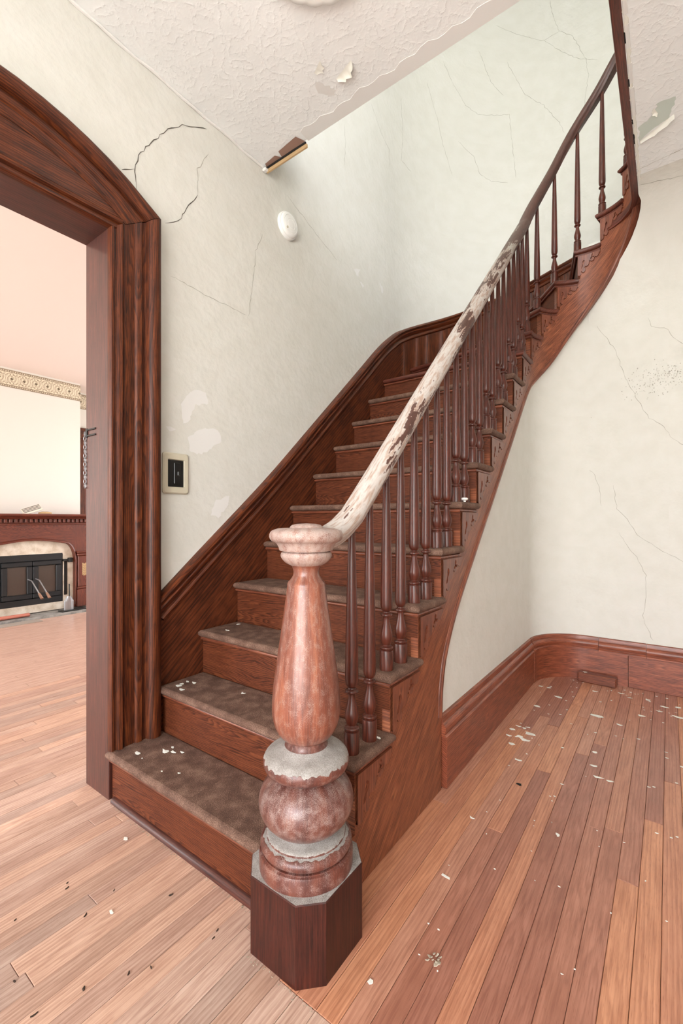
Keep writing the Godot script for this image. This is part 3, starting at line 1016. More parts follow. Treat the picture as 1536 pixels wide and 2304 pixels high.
func baseboards() -> void:
	# straight piece below the stairs
	var o := thing("baseboard_left", "straight dark red baseboard under the stairs with a moulded cap", "baseboard", Vector3(-0.73, 0, -2.4), "", "structure")
	var st := begin()
	boxc(st, Vector3(-0.757, 0, -3.165), Vector3(-0.727, 0.205, -1.712), 0.002, Vector3(0, 0, 1), Vector2(0.2, 0.1))
	part("board", st, M.base, o)
	st = begin()
	run(st, Vector3(-0.757, 0.205, -1.70), Vector3(-0.757, 0.205, -3.16), Vector3(1, 0, 0), Vector3(0, 1, 0), BASE_CAP)
	part("cap", st, M.base, o)
	# curved piece and the boards along the back wall
	var ob := thing("baseboard_back", "curved reddish baseboard that turns the corner and runs along the back wall", "baseboard", Vector3(-0.3, 0, -3.46), "", "structure")
	var pts: Array = []
	var outs: Array = []
	var ups: Array = []
	for i in 15:
		var th := PI / 2 * i / 14.0
		pts.append(Vector3(-0.445 - cos(th) * 0.312, 0, -3.173 - sin(th) * 0.312))
		outs.append(Vector3(cos(th), 0, sin(th)))
		ups.append(Vector3.UP)
	var brd := [Vector2(0, 0.0), Vector2(0.032, 0.0), Vector2(0.032, 0.205), Vector2(0.0, 0.205)]
	var more := func(x: float) -> void:
		pts.append(Vector3(x, 0, -3.485)); outs.append(Vector3(0, 0, 1)); ups.append(Vector3.UP)
	more.call(-0.215)
	st = begin()
	sweep(st, pts, outs, ups, brd)
	part("curved_board", st, M.base, ob)
	pts.remove_at(pts.size() - 1); outs.remove_at(outs.size() - 1); ups.remove_at(ups.size() - 1)
	more.call(-0.385)
	st = begin()
	sweep(st, pts.map(func(p): return p + Vector3(0, 0.205, 0)), outs, ups, BASE_CAP)
	part("curved_cap", st, M.base, ob)
	var xs := [-0.213, 1.1, 1.6]
	for i in 2:
		st = begin()
		boxc(st, Vector3(xs[i], 0, -3.485), Vector3(xs[i + 1] - 0.002, 0.205, -3.453), 0.002, Vector3(1, 0, 0), Vector2(0.37 * i + 0.3, 0.05))
		part("board", st, M.base, ob)
	xs = [-0.383, -0.115, 0.8, 1.6]
	for i in 3:
		st = begin()
		run(st, Vector3(xs[i], 0.205, -3.485), Vector3(xs[i + 1] - 0.002, 0.205, -3.485), Vector3(0, 0, 1), Vector3(0, 1, 0), BASE_CAP, Vector2(0.3 * i, 0.2 * i))
		part("cap", st, M.base, ob)


# ------------------------------------------------------------------ plank floor
func board(st: SurfaceTool, x0: float, x1: float, z0: float, z1: float, y: float) -> void:
	var o := Vector2(rng.randf(), rng.randf())
	var c := 0.0012
	var a := Vector3(x0, y - c, z0); var b := Vector3(x1, y - c, z0); var d := Vector3(x1, y - c, z1); var e := Vector3(x0, y - c, z1)
	var a2 := a + Vector3(c, c, c); var b2 := b + Vector3(-c, c, c); var d2 := d + Vector3(-c, c, -c); var e2 := e + Vector3(c, c, -c)
	var g := Vector3(0, 0, 1)
	face(st, a2, b2, d2, e2, g, o)
	face(st, a, b, b2, a2, g, o); face(st, b, d, d2, b2, g, o); face(st, d, e, e2, d2, g, o); face(st, e, a, a2, e2, g, o)
	var dn := Vector3(0, -0.012, 0)
	face(st, a + dn, b + dn, b, a, g, o); face(st, b + dn, d + dn, d, b, g, o); face(st, d + dn, e + dn, e, d, g, o); face(st, e + dn, a + dn, a, e, g, o)

func floors() -> void:
	var fl := thing("floor", "worn narrow plank floor of reddish and pale boards", "floor", Vector3.ZERO, "", "structure")
	var st := begin()
	slab(st, Vector3(-6.45, -0.10, -4.7), Vector3(1.75, -0.011, 2.75))
	part("subfloor", st, M.dark_gap, fl)
	var rest: Array = [begin(), begin()]
	var w := 0.0565
	var col := 0
	var x := -6.40
	var seen := 0
	while x < 1.62:
		var z1 := -3.55 if x > -0.80 else -1.2
		if x < -1.93: z1 = -4.6
		var z := 2.62
		z -= rng.randf() * 0.9
		var lo: float = z
		var first := true
		while lo > z1 + 0.02:
			var top := 2.62 if first else lo
			first = false
			var ln := rng.randf_range(0.75, 2.1)
			var nz := maxf(top - ln, z1)
			if nz - z1 < 0.25: nz = z1
			var y := rng.randf_range(-0.0005, 0.0004)
			if x > -0.76 and top > -0.767 and nz < -0.767: nz = -0.767   # the front hall's boards end here
			var warm := x > -0.76 and top <= -0.766
			var near := x > -3.35 and x < 0.30 and nz < -0.2 and top > -2.9 if x < -1.93 else x > -3.35 and x < 0.30 and nz < -0.2
			if near:
				st = begin()
				board(st, x + 0.0005, x + w - 0.0005, nz + 0.0006, top - 0.0006, y)
				var m: Material
				if warm: m = M["warm_board_%d" % rng.randi_range(0, 5)]
				else: m = M["pale_board_%d" % rng.randi_range(0, 4)]
				part("floor_board", st, m, fl)
				seen += 1
			else:
				board(rest[1 if warm else 0], x + 0.0005, x + w - 0.0005, nz + 0.0006, top - 0.0006, y)
			lo = nz
		x += w
		col += 1
	var far := part("boards_of_the_next_room", rest[0], M.pale_board_0, fl)
	far.set_meta("kind", "stuff")
	far = part("boards_behind_the_camera", rest[1], M.warm_board_1, fl)
	far.set_meta("kind", "stuff")
	print("floor boards ", seen)


# ------------------------------------------------------------------ doorway with its arched head
func doorway() -> void:
	var d := thing("door_1", "dark varnished doorway casing with a low arched head", "doorway", Vector3(WX, 0, -0.47), "", "structure")
	var st := begin()
	boxc(st, Vector3(-1.952, 0, -0.882), Vector3(WX + 0.002, 2.24, -0.86), 0.002, Vector3.UP, Vector2(0.1, 0.3))
	part("jamb", st, M.jamb, d)
	st = begin()
	boxc(st, Vector3(-1.952, 0, -0.08), Vector3(WX + 0.002, 2.24, -0.058), 0.002, Vector3.UP)
	part("jamb", st, M.jamb, d)
	st = begin()
	boxc(st, Vector3(-1.952, 2.238, -0.882), Vector3(WX + 0.002, 2.257, -0.058), 0.002, Vector3(0, 0, 1))
	part("head_jamb", st, M.jamb, d)
	# upright casing: profile over (distance from the opening, depth from the wall)
	var prof: Array = [Vector2(0, 0), Vector2(0, 0.020), Vector2(0.004, 0.027), Vector2(0.013, 0.027), Vector2(0.017, 0.021), Vector2(0.021, 0.022), Vector2(0.028, 0.034), Vector2(0.040, 0.037), Vector2(0.046, 0.033),
		Vector2(0.049, 0.027), Vector2(0.094, 0.027), Vector2(0.098, 0.034), Vector2(0.104, 0.037), Vector2(0.120, 0.037), Vector2(0.125, 0.031), Vector2(0.136, 0.029), Vector2(0.139, 0.030)]
	prof.append_array(arc2(Vector2(0.172, 0.032), Vector2(0.031, 0.030), 175, 0, 10))
	prof.append_array([Vector2(0.205, 0.026), Vector2(0.207, 0.0)])
	for side in [[-0.857, -1.0, 0.196], [-0.083, 1.0, 0.0]]:
		st = begin()
		var rt := Vector3(0, 0, side[1])
		sweep(st, [Vector3(WX, side[2], side[0]), Vector3(WX, 2.235, side[0])], [rt, rt + Vector3(0, 0.62, 0)], [Vector3(1, 0, 0), Vector3(1, 0, 0)], prof)
		part("casing", st, M.casing, d)
	# arched mouldings; profile over (depth from the wall, drop below the outer edge)
	var arch := func(p0: Array, called: String) -> void:
		var pts: Array = []
		var ups: Array = []
		var rs: Array = []
		var n := 16
		for i in n + 1:
			var z := lerpf(-1.063, 0.123, float(i) / n)
			if i == 1: z = -0.925
			if i == n - 1: z = -0.015
			var q := (z + 0.47) / 0.593
			pts.append(Vector3(WX, 2.560 - 0.195 * q * q, z))
			var dy := -0.39 * q / 0.593
			var up := Vector3(0, 1, -dy).normalized()
			if i == 0: up = Vector3(0, 0.62, -1.0)
			if i == n: up = Vector3(0, 0.62, 1.0)
			ups.append(up)
			rs.append(Vector3(1, 0, 0))
		var s := begin()
		sweep(s, pts, rs, ups, p0)
		part(called, s, M.casing, d)
	var roll: Array = [Vector2(0, 0), Vector2(0.026, -0.002)]
	roll.append_array(arc2(Vector2(0.032, -0.035), Vector2(0.030, 0.031), 80, -85, 9))
	roll.append_array([Vector2(0.029, -0.068), Vector2(0.029, -0.071), Vector2(0, -0.071)])
	arch.call(roll, "arched_roll")
	arch.call([Vector2(0, -0.070), Vector2(0.031, -0.070), Vector2(0.037, -0.078), Vector2(0.037, -0.098), Vector2(0.033, -0.104), Vector2(0.027, -0.108), Vector2(0.027, -0.138), Vector2(0.022, -0.146), Vector2(0.0, -0.146)], "arched_band")
	# panel below the arch
	st = begin()
	var n := 20
	for i in n:
		var za := lerpf(-0.93, -0.01, float(i) / n)
		var zb := lerpf(-0.93, -0.01, float(i + 1) / n)
		var top := func(z: float) -> float: return maxf(2.560 - 0.195 * pow((z + 0.47) / 0.593, 2) - 0.135, 2.262)
		face(st, Vector3(WX + 0.020, 2.262, za), Vector3(WX + 0.020, 2.262, zb), Vector3(WX + 0.020, top.call(zb), zb), Vector3(WX + 0.020, top.call(za), za), Vector3(0, 0, 1), Vector2(0.12, 0.0))
	part("arch_panel", st, M.casing, d)
	st = begin()
	run(st, Vector3(WX, 2.236, -0.90), Vector3(WX, 2.236, -0.04), Vector3(1, 0, 0), Vector3(0, 1, 0), [Vector2(0, 0), Vector2(0.020, 0), Vector2(0.027, 0.004), Vector2(0.027, 0.013), Vector2(0.021, 0.017), Vector2(0.022, 0.021), Vector2(0.034, 0.028), Vector2(0.036, 0.040), Vector2(0.03, 0.047), Vector2(0.021, 0.05), Vector2(0, 0.05)])
	part("head_moulding", st, M.casing, d)


# ------------------------------------------------------------------ staircase
func tread_plan(k: int, inset: float) -> Array:
	var p: Array = []
	if k == 1:
		return [Vector2(-1.764, -0.845 - inset), Vector2(-0.90, -0.845 - inset), Vector2(-0.90, -1.085), Vector2(-1.764, -1.085)]
	if k <= 11:
		var z: float = -tn[k]
		return [Vector2(-1.746, z - inset), Vector2(-0.725 - inset, z - inset), Vector2(-0.725 - inset, z - 0.24 + inset), Vector2(-0.76, z - 0.24 + inset), Vector2(-0.76, z - 0.238), Vector2(-1.746, z - 0.238)]
	# winder: along the well, then out to the curved wall and back
	var t0: float = tn[k]
	var t1: float = tn[k + 1] + 0.035 if k < 17 else tn[k] + 0.16
	var ri := 0.02 - inset
	for i in 7:
		var q := sp(lerpf(t0 + inset * 0.8, t1 - inset * 0.5, i / 6.0), ri)
		p.append(Vector2(q.x, q.z))
	var back := sp(t1, -0.03)
	p.append(Vector2(back.x, back.z))
	var a0: float = wth[k - 12]
	var a1: float = (wth[k - 11] if k < 17 else 160.0) + 3.0
	for i in 7:
		var a := deg_to_rad(lerpf(a1, a0, i / 6.0))
		p.append(Vector2(CX - cos(a) * 1.302, CZ - sin(a) * 1.302) if a > 0.0 else Vector2(-1.746, CZ))
	if inset > 0.0:
		# draw the front edge back
		var f0: Vector2 = p[p.size() - 1]
		var f1: Vector2 = p[0]
		var nrm := (f1 - f0).normalized().orthogonal()
		if nrm.dot((p[6] as Vector2) - f1) < 0: nrm = -nrm
		p[p.size() - 1] = f0 + nrm * inset
	return p

# one scroll-cut bracket: (a along the run, b down) outline with its two cut-outs bridged in
func bracket_outline() -> Array:
	var o: Array = [Vector2(0, 0), Vector2(0, -0.146), Vector2(0.012, -0.150), Vector2(0.024, -0.147), Vector2(0.030, -0.136), Vector2(0.028, -0.122)]
	o.append_array(arc2(Vector2(0.050, -0.112), Vector2(0.017, 0.019), 200, 385, 7))
	o.append_array([Vector2(0.060, -0.092), Vector2(0.072, -0.086), Vector2(0.086, -0.088), Vector2(0.098, -0.080), Vector2(0.102, -0.062), Vector2(0.108, -0.050)])
	o.append_array(arc2(Vector2(0.130, -0.046), Vector2(0.019, 0.016), 190, 370, 7))
	o.append_array([Vector2(0.160, -0.036), Vector2(0.176, -0.041), Vector2(0.188, -0.034), Vector2(0.194, -0.020), Vector2(0.205, -0.014), Vector2(0.205, 0.0)])
	# bridge to the upper cut-out, then on to the lower one, both from the top edge
	o.append(Vector2(0.1302, 0.0))
	var h1 := [Vector2(0.1302, -0.008), Vector2(0.136, -0.012), Vector2(0.137, -0.020), Vector2(0.133, -0.026), Vector2(0.141, -0.030), Vector2(0.146, -0.027), Vector2(0.148, -0.034), Vector2(0.141, -0.040), Vector2(0.131, -0.036), Vector2(0.122, -0.044), Vector2(0.114, -0.042), Vector2(0.117, -0.033), Vector2(0.125, -0.029), Vector2(0.123, -0.018), Vector2(0.1298, -0.008)]
	for q in h1: o.append(Vector2(0.130, -0.008) + (q - Vector2(0.130, -0.008)) * 1.06 if q.y < -0.0081 else q)
	o.append(Vector2(0.1298, 0.0))
	o.append(Vector2(0.0522, 0.0))
	var h2 := [Vector2(0.0522, -0.036), Vector2(0.059, -0.042), Vector2(0.061, -0.052), Vector2(0.056, -0.062), Vector2(0.049, -0.069), Vector2(0.048, -0.079), Vector2(0.042, -0.088), Vector2(0.034, -0.090), Vector2(0.036, -0.078), Vector2(0.042, -0.067), Vector2(0.044, -0.057), Vector2(0.044, -0.045), Vector2(0.0518, -0.036)]
	for q in h2: o.append(Vector2(0.052, -0.036) + (q - Vector2(0.052, -0.036)) * 1.2 if q.y < -0.0361 else q)
	o.append(Vector2(0.0518, 0.0))
	return o

func staircase() -> void:
	var o := thing("staircase", "dark red wooden staircase that climbs along the wall and curves right", "staircase", Vector3(-1.25, 0, -1.9))
	var outline := bracket_outline()
	var tri := Geometry2D.triangulate_polygon(PackedVector2Array(outline))
	if tri.is_empty(): print("bracket did not triangulate")
	for k in range(1, 18):
		var y := k * RISE
		# tread with its rounded nosing, and the little moulding below it
		var dir := Vector2(1, 0)
		if k >= 12:
			var a := deg_to_rad(wth[k - 12])
			dir = Vector2(-cos(a), -sin(a))
		var st := begin()
		plate(st, tread_plan(k, 0.0), y, 0.03, Vector2(0.17 * k, 0.07 * k), 6, dir)
		var tm: Material = M.tread if k < 11 else M.tread_high
		var tr := part("tread", st, tm, o, "dusty step worn to bare wood" if k < 5 else "")
		st = begin()
		plate(st, tread_plan(k, 0.014), y - 0.03, 0.016, Vector2(0.11 * k, 0.2), 4, dir)
		part("cove_moulding", st, M.bracket if k < 12 else M.tread_high, tr)
		# riser
		st = begin()
		var yl := (k - 1) * RISE - 0.004
		if k <= 11:
			var x0 := -1.745 if k > 1 else -1.76
			var x1 := -0.7455 if k > 1 else -0.90
			boxc(st, Vector3(x0, yl, -tn[k] - 0.048), Vector3(x1, y - 0.028, -tn[k] - 0.028), 0.001, Vector3(1, 0, 0), Vector2(0.31 * k, rng.randf() * 0.2 + 0.5))
		else:
			var i3 := sp(tn[k], 0.02)
			var wa := deg_to_rad(wth[k - 12])
			var w3 := Vector3(CX - cos(wa) * 1.302, 0, CZ - sin(wa) * 1.302)
			var dd := (w3 - i3).normalized()
			var nb := Vector3(dd.z, 0, -dd.x)
			if nb.dot(sp(tn[k] + 0.1) - i3) < 0: nb = -nb
			var xf := Transform3D(Basis(dd, Vector3.UP, dd.cross(Vector3.UP)), i3 + nb * 0.028)
			var sgn := signf(xf.basis.z.dot(nb))
			boxc(st, Vector3(0.019, yl, minf(0, 0.02 * sgn)), Vector3(i3.distance_to(w3) + 0.012, y - 0.028, maxf(0, 0.02 * sgn)), 0.001, Vector3(1, 0, 0), Vector2(0.31 * k, 0.5), xf)
		part("riser", st, M.riser, o)
		# bracket on the string
		if k >= 2:
			var wide: float = (tn[k + 1] if k < 17 else tn[k] + 0.17) - tn[k]
			var sc := clampf(wide / 0.2055, 0.6, 1.0)
			var vs := minf(1.0, 0.7 + 0.3 * sc)
			var bend := func(p: Vector2, off: float) -> Vector3: return sp(tn[k] + 0.030 + p.x * sc, off, y - 0.047 + p.y * vs)
			st = begin()
			for q in tri: vert(st, bend.call(outline[q], 0.009), Vector2(outline[q].y / 1.5 + 0.1 * k, outline[q].x / 0.3 + 0.3))
			for i in outline.size():
				var j := (i + 1) % outline.size()
				if (outline[i] as Vector2).distance_to(outline[j]) < 0.0006 or absf(outline[i].x - outline[j].x) < 0.0001 and absf(outline[i].y) < 0.001 or absf(outline[i].x - outline[j].x) < 0.0001 and absf(outline[j].y) < 0.001 and outline[i].x > 0.01: continue
				quad(st, bend.call(outline[i], 0.009), bend.call(outline[j], 0.009), bend.call(outline[j], -0.001), bend.call(outline[i], -0.001), Vector2.ZERO, Vector2(0.01, 0), Vector2(0.01, 0.02), Vector2(0, 0.02))
			part("bracket", st, M.bracket, o)
	# cut-outs show the dark behind the brackets
	# outer string
	var tops := func(t: float) -> float:
		for k in range(17, 0, -1):
			if t >= tn[k] + 0.028: return k * RISE - 0.028
		return 0.14
	var string := func(t0: float, t1: float, low: Callable, called: String) -> void:
		var ts: Array = [t0, t1]
		var t := t0
		while t < t1:
			ts.append(t)
			t += 0.018 if t > 3.0 and t < 4.1 or t < 1.9 else 0.06
		for k in range(1, 18):
			for e in [-0.0004, 0.0004]:
				if tn[k] + 0.028 + e > t0 and tn[k] + 0.028 + e < t1: ts.append(tn[k] + 0.028 + e)
		ts.sort()
		var s := begin()
		for i in ts.size() - 1:
			if ts[i + 1] - ts[i] < 0.00001: continue
			var a0: float = low.call(ts[i])
			var a1: float = low.call(ts[i + 1])
			var b0: float = tops.call(ts[i])
			var b1: float = tops.call(ts[i + 1])
			s.set_smooth_group(1)
			var sl := 0.74
			var uv := func(tt: float, yy: float) -> Vector2: return Vector2((tt * sl + yy * 0.67) / 1.5, (yy * sl - tt * 0.67) / 0.3)
			quad(s, sp(ts[i], 0, a0), sp(ts[i + 1], 0, a1), sp(ts[i + 1], 0, b1), sp(ts[i], 0, b0), uv.call(ts[i], a0), uv.call(ts[i + 1], a1), uv.call(ts[i + 1], b1), uv.call(ts[i], b0))
			s.set_smooth_group(2)
			quad(s, sp(ts[i], -0.03, a0), sp(ts[i + 1], -0.03, a1), sp(ts[i + 1], -0.03, b1), sp(ts[i], -0.03, b0), uv.call(ts[i], a0), uv.call(ts[i + 1], a1), uv.call(ts[i + 1], b1), uv.call(ts[i], b0))
			s.set_smooth_group(3)
			quad(s, sp(ts[i], 0, a0), sp(ts[i + 1], 0, a1), sp(ts[i + 1], -0.03, a1), sp(ts[i], -0.03, a0), uv.call(ts[i], a0), uv.call(ts[i + 1], a1), uv.call(ts[i + 1], a1 + 0.03), uv.call(ts[i], a0 + 0.03))
			s.set_smooth_group(4)
			quad(s, sp(ts[i], 0, b0), sp(ts[i + 1], 0, b1), sp(ts[i + 1], -0.03, b1), sp(ts[i], -0.03, b0), uv.call(ts[i], b0), uv.call(ts[i + 1], b1), uv.call(ts[i + 1], b1), uv.call(ts[i], b0))
		s.set_smooth_group(-1)
		part(called, s, M.string, o)
	string.call(0.88, 1.697, func(_t: float) -> float: return 0.0, "spandrel_panel")
	string.call(1.6972, 5.49, func(t: float) -> float: return table(bottom_tab, t), "outer_string")
	# bead along the string's lower edge
	var pts: Array = [sp(1.690, 0.0, 0.30), sp(1.692, 0.0, 0.36)]
	var t := 1.695
	while t < 4.03:
		pts.append(sp(t, 0.0, table(bottom_tab, t)))
		t += 0.012 if t < 1.9 else 0.02
	var rs: Array = []
	var us: Array = []
	for i in pts.size():
		var tg: Vector3 = ((pts[mini(i + 1, pts.size() - 1)] as Vector3) - pts[maxi(i - 1, 0)]).normalized()
		var tt: float = 1.69 if i < 2 else 1.695 + (i - 2) * 0.02
		var p: Vector3 = pts[i]
		var r := Vector3(1, 0, 0)
		if p.z < CZ: r = Vector3(CX - p.x, 0, CZ - p.z).normalized()
		elif p.x > CX: r = Vector3(-1, 0, 0)
		rs.append(r)
		us.append(r.cross(tg).normalized() * (1.0 if r.cross(tg).y > 0 or tg.y > 0.9 else -1.0))
	var st := begin()
	sweep(st, pts, rs, us, [Vector2(-0.03, -0.004), Vector2(0.004, -0.004), Vector2(0.009, 0.001), Vector2(0.009, 0.012), Vector2(0.003, 0.018), Vector2(0.003, 0.022), Vector2(-0.001, 0.024)])
	part("string_bead", st, M.bracket, o)
	# upper fascia: stepped moulding at the foot of the well's straight side, and the landing's nosing
	var fas := func(t0: float, prof: Array, y: float, called: String, m: Material) -> void:
		var a: Array = []
		var b: Array = []
		var c: Array = []
		var q := t0
		while q < 5.49:
			a.append(sp(q, 0.0, y if t0 > 3.85 else maxf(y, table(bottom_tab, q) - 0.006))); b.append(sp_in(q) * (1.0 if t0 > 3.85 else smoothstep(3.62, 4.1, q))); c.append(Vector3.UP)
			q += 0.03 if q < 4.1 else 0.2
		a.append(sp(5.49, 0.0, y)); b.append(sp_in(5.49)); c.append(Vector3.UP)
		var s := begin()
		sweep(s, a, b, c, prof)
		part(called, s, m, o)
	fas.call(3.70, [Vector2(-0.005, 0.002), Vector2(0.018, 0.0), Vector2(0.032, 0.003), Vector2(0.034, 0.012), Vector2(0.026, 0.02), Vector2(0.024, 0.05), Vector2(0.012, 0.058), Vector2(0.0, 0.06)], 2.994, "fascia_moulding", M.tread_high)
	fas.call(3.90, [Vector2(-0.05, -0.03), Vector2(0.008, -0.03), Vector2(0.017, -0.024), Vector2(0.02, -0.015), Vector2(0.017, -0.006), Vector2(0.008, 0.0), Vector2(-0.05, 0.0)], UP, "landing_nosing", M.tread_high)
	# board up the wall side, cut in staves where it bends, with its heavy cap
	var low := func(s: float) -> float: return table(skirt_tab, s) - 0.62
	var skirt := func(s0: float, s1: float, i: int) -> void:
		var s := begin()
		var n := maxi(2, int((s1 - s0) / 0.05))
		s.set_smooth_group(1)
		for j in n:
			var a := lerpf(s0, s1, float(j) / n)
			var b := lerpf(s0, s1, float(j + 1) / n)
			var h0 := table(skirt_tab, a) - 0.02
			var h1 := table(skirt_tab, b) - 0.02
			var l0: float = maxf(low.call(a), 0.0)
			var l1: float = maxf(low.call(b), 0.0)
			var upright := i > 0
			var uv := func(ss: float, yy: float) -> Vector2:
				if upright: return Vector2(yy / 1.5 + i * 0.37, ss / 0.3 + i * 0.21)
				return Vector2((ss * 0.74 + yy * 0.67) / 1.5, (yy * 0.74 - ss * 0.67) / 0.3)
			quad(s, wp(a, l0, 1.30), wp(b, l1, 1.30), wp(b, h1, 1.30), wp(a, h0, 1.30), uv.call(a, l0), uv.call(b, l1), uv.call(b, h1), uv.call(a, h0))
		for e in [s0, s1]:
			var hh := table(skirt_tab, e) - 0.02
			quad(s, wp(e, low.call(e), 1.30), wp(e, hh, 1.30), wp(e, hh, 1.32), wp(e, low.call(e), 1.32), Vector2.ZERO, Vector2(0.3, 0), Vector2(0.3, 0.05), Vector2(0, 0.05))
		part("wall_string" if i == 0 else "wall_string_stave", s, M.skirt, o)
	skirt.call(1.02, 3.22, 0)
	var cuts := [3.2215, 3.40, 3.53, 3.70, 3.86, 4.03, 4.22, 4.42, 4.62, 4.84, 5.06, 5.3, 5.55]
	for i in cuts.size() - 1: skirt.call(cuts[i], cuts[i + 1] - 0.003, i + 1)
	var cp: Array = []
	var cr: Array = []
	var cu: Array = []
	var s := 1.02
	while s < 5.6:
		cp.append(wp(s, table(skirt_tab, s), 1.30))
		s += 0.05
	for i in cp.size():
		var ss := 1.02 + i * 0.05
		var tg: Vector3 = ((cp[mini(i + 1, cp.size() - 1)] as Vector3) - cp[maxi(i - 1, 0)]).normalized()
		cr.append(wp_in(ss))
		var u: Vector3 = wp_in(ss).cross(tg).normalized()
		cu.append(u if u.y > 0 else -u)
	var cap := [Vector2(-0.02, -0.094), Vector2(0.004, -0.094), Vector2(0.011, -0.089), Vector2(0.013, -0.082), Vector2(0.010, -0.075), Vector2(0.004, -0.071), Vector2(0.003, -0.066), Vector2(0.012, -0.058), Vector2(0.020, -0.048), Vector2(0.021, -0.040), Vector2(0.014, -0.034), Vector2(0.014, -0.030), Vector2(0.022, -0.026), Vector2(0.027, -0.016), Vector2(0.024, -0.005), Vector2(0.014, 0.0), Vector2(-0.02, 0.0)]
	st = begin()
	sweep(st, cp, cr, cu, cap)
	part("wall_string_cap", st, M.cap_moulding, o)
	# small quarter moulding on the floor below the first riser
	st = begin()
	run(st, Vector3(-1.74, 0, -0.873), Vector3(-0.905, 0, -0.873), Vector3(0, 0, 1), Vector3.UP, [Vector2(0, 0), Vector2(0.018, 0), Vector2(0.017, 0.008), Vector2(0.012, 0.015), Vector2(0.004, 0.019), Vector2(0, 0.019)])
	part("shoe_moulding", st, M.jamb, o)


# ------------------------------------------------------------------ newel post
const NX := -0.777
const NZ := -0.898

func newel() -> void:
	var o := thing("newel_post", "massive turned newel post with a round ball and eight-sided foot", "newel post", Vector3(NX, 0, NZ))
	var c := Vector3(NX, 0, NZ)
	var h := 0.1275
	var k := 0.0515
	var oct := [Vector2(-h, -h + k), Vector2(-h + k, -h), Vector2(h - k, -h), Vector2(h, -h + k), Vector2(h, h - k), Vector2(h - k, h), Vector2(-h + k, h), Vector2(-h, h - k)]
	var st := begin()
	for i in 8:
		var a: Vector2 = oct[i]
		var b: Vector2 = oct[(i + 1) % 8]
		var am := a * 0.985
		var bm := b * 0.985
		face(st, c + Vector3(a.x, 0, a.y), c + Vector3(b.x, 0, b.y), c + Vector3(b.x, 0.194, b.y), c + Vector3(a.x, 0.194, a.y), Vector3.UP, Vector2(0.13 * i, 0.2 * i))
		face(st, c + Vector3(a.x, 0.194, a.y), c + Vector3(b.x, 0.194, b.y), c + Vector3(bm.x, 0.197, bm.y), c + Vector3(am.x, 0.197, am.y), Vector3(1, 0, 0))
	part("plinth", st, M.plinth, o)
	st = begin()
	for i in 8:
		var a: Vector2 = oct[i] * 0.985
		var b: Vector2 = oct[(i + 1) % 8] * 0.985
		vert(st, c + Vector3(0, 0.197, 0), Vector2.ZERO); vert(st, c + Vector3(a.x, 0.197, a.y), Vector2.ZERO); vert(st, c + Vector3(b.x, 0.197, b.y), Vector2.ZERO)
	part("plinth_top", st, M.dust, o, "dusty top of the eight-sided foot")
	st = begin()
	var foot: Array = [Vector2(0.1235, 0.196), Vector2(0.1235, 0.232), Vector2(0.1215, 0.237), Vector2(0.1165, 0.239), Vector2(0.1165, 0.242)]
	foot.append_array(arc2(Vector2(0.104, 0.2575), Vector2(0.0165, 0.0155), -75, 80, 8))
	foot.append_array([Vector2(0.1045, 0.2735), Vector2(0.1045, 0.277), Vector2(0.099, 0.281), Vector2(0.088, 0.2835), Vector2(0.076, 0.287), Vector2(0.066, 0.293)])
	lathe(st, c, foot, 56, true)
	var tf := part("turned_foot", st, M.newel_foot, o)
	foot.reverse()
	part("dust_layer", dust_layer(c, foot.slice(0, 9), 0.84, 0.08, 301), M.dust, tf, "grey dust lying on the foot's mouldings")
	st = begin()
	var ball: Array = []
	for i in 19:
		var a := deg_to_rad(lerpf(-62, 62, i / 18.0))
		ball.append(Vector2(0.004 + 0.1215 * cos(a), 0.362 + 0.0775 * sin(a) / sin(deg_to_rad(62))))
	lathe(st, c, ball, 56, true)
	part("ball", st, M.newel_ball, o)
	st = begin()
	var ring: Array = [Vector2(0.060, 0.4375), Vector2(0.078, 0.437)]
	ring.append_array(arc2(Vector2(0.083, 0.4645), Vector2(0.0305, 0.0265), -75, 70, 12))
	ring.append_array([Vector2(0.078, 0.493), Vector2(0.066, 0.497), Vector2(0.057, 0.503), Vector2(0.0525, 0.511), Vector2(0.052, 0.520)])
	lathe(st, c, ring, 56, true)
	var rg := part("ring", st, M.newel_ring, o)
	ring.reverse()
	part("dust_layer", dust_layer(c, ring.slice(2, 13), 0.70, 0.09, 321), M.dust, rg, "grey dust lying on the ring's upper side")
	st = begin()
	var shaft := smooth([Vector2(0.050, 0.519), Vector2(0.066, 0.529), Vector2(0.080, 0.549), Vector2(0.0885, 0.577), Vector2(0.0905, 0.612), Vector2(0.0865, 0.665), Vector2(0.0775, 0.730), Vector2(0.0655, 0.815), Vector2(0.0555, 0.885), Vector2(0.0505, 0.923)], 4)
	shaft.append_array([Vector2(0.0508, 0.927), Vector2(0.049, 0.933), Vector2(0.044, 0.938)])
	shaft.append_array(smooth([Vector2(0.0405, 0.943), Vector2(0.0355, 0.951), Vector2(0.0342, 0.962), Vector2(0.0368, 0.972), Vector2(0.0425, 0.979)], 4))
	lathe(st, c, shaft, 56, true)
	part("shaft", st, M.newel_shaft, o)
	st = begin()
	var cap := smooth([Vector2(0.0425, 0.978), Vector2(0.056, 0.986), Vector2(0.0655, 0.997), Vector2(0.068, 1.005), Vector2(0.0655, 1.012), Vector2(0.060, 1.0145)], 4)
	cap.append_array([Vector2(0.060, 1.0165), Vector2(0.070, 1.017), Vector2(0.072, 1.020), Vector2(0.0735, 1.027), Vector2(0.079, 1.036), Vector2(0.0835, 1.039)])
	cap.append_array(arc2(Vector2(0.0815, 1.056), Vector2(0.0165, 0.0168), -80, 75, 10))
	cap.append_array([Vector2(0.076, 1.0755), Vector2(0.050, 1.077)])
	lathe(st, c, cap, 56, true)
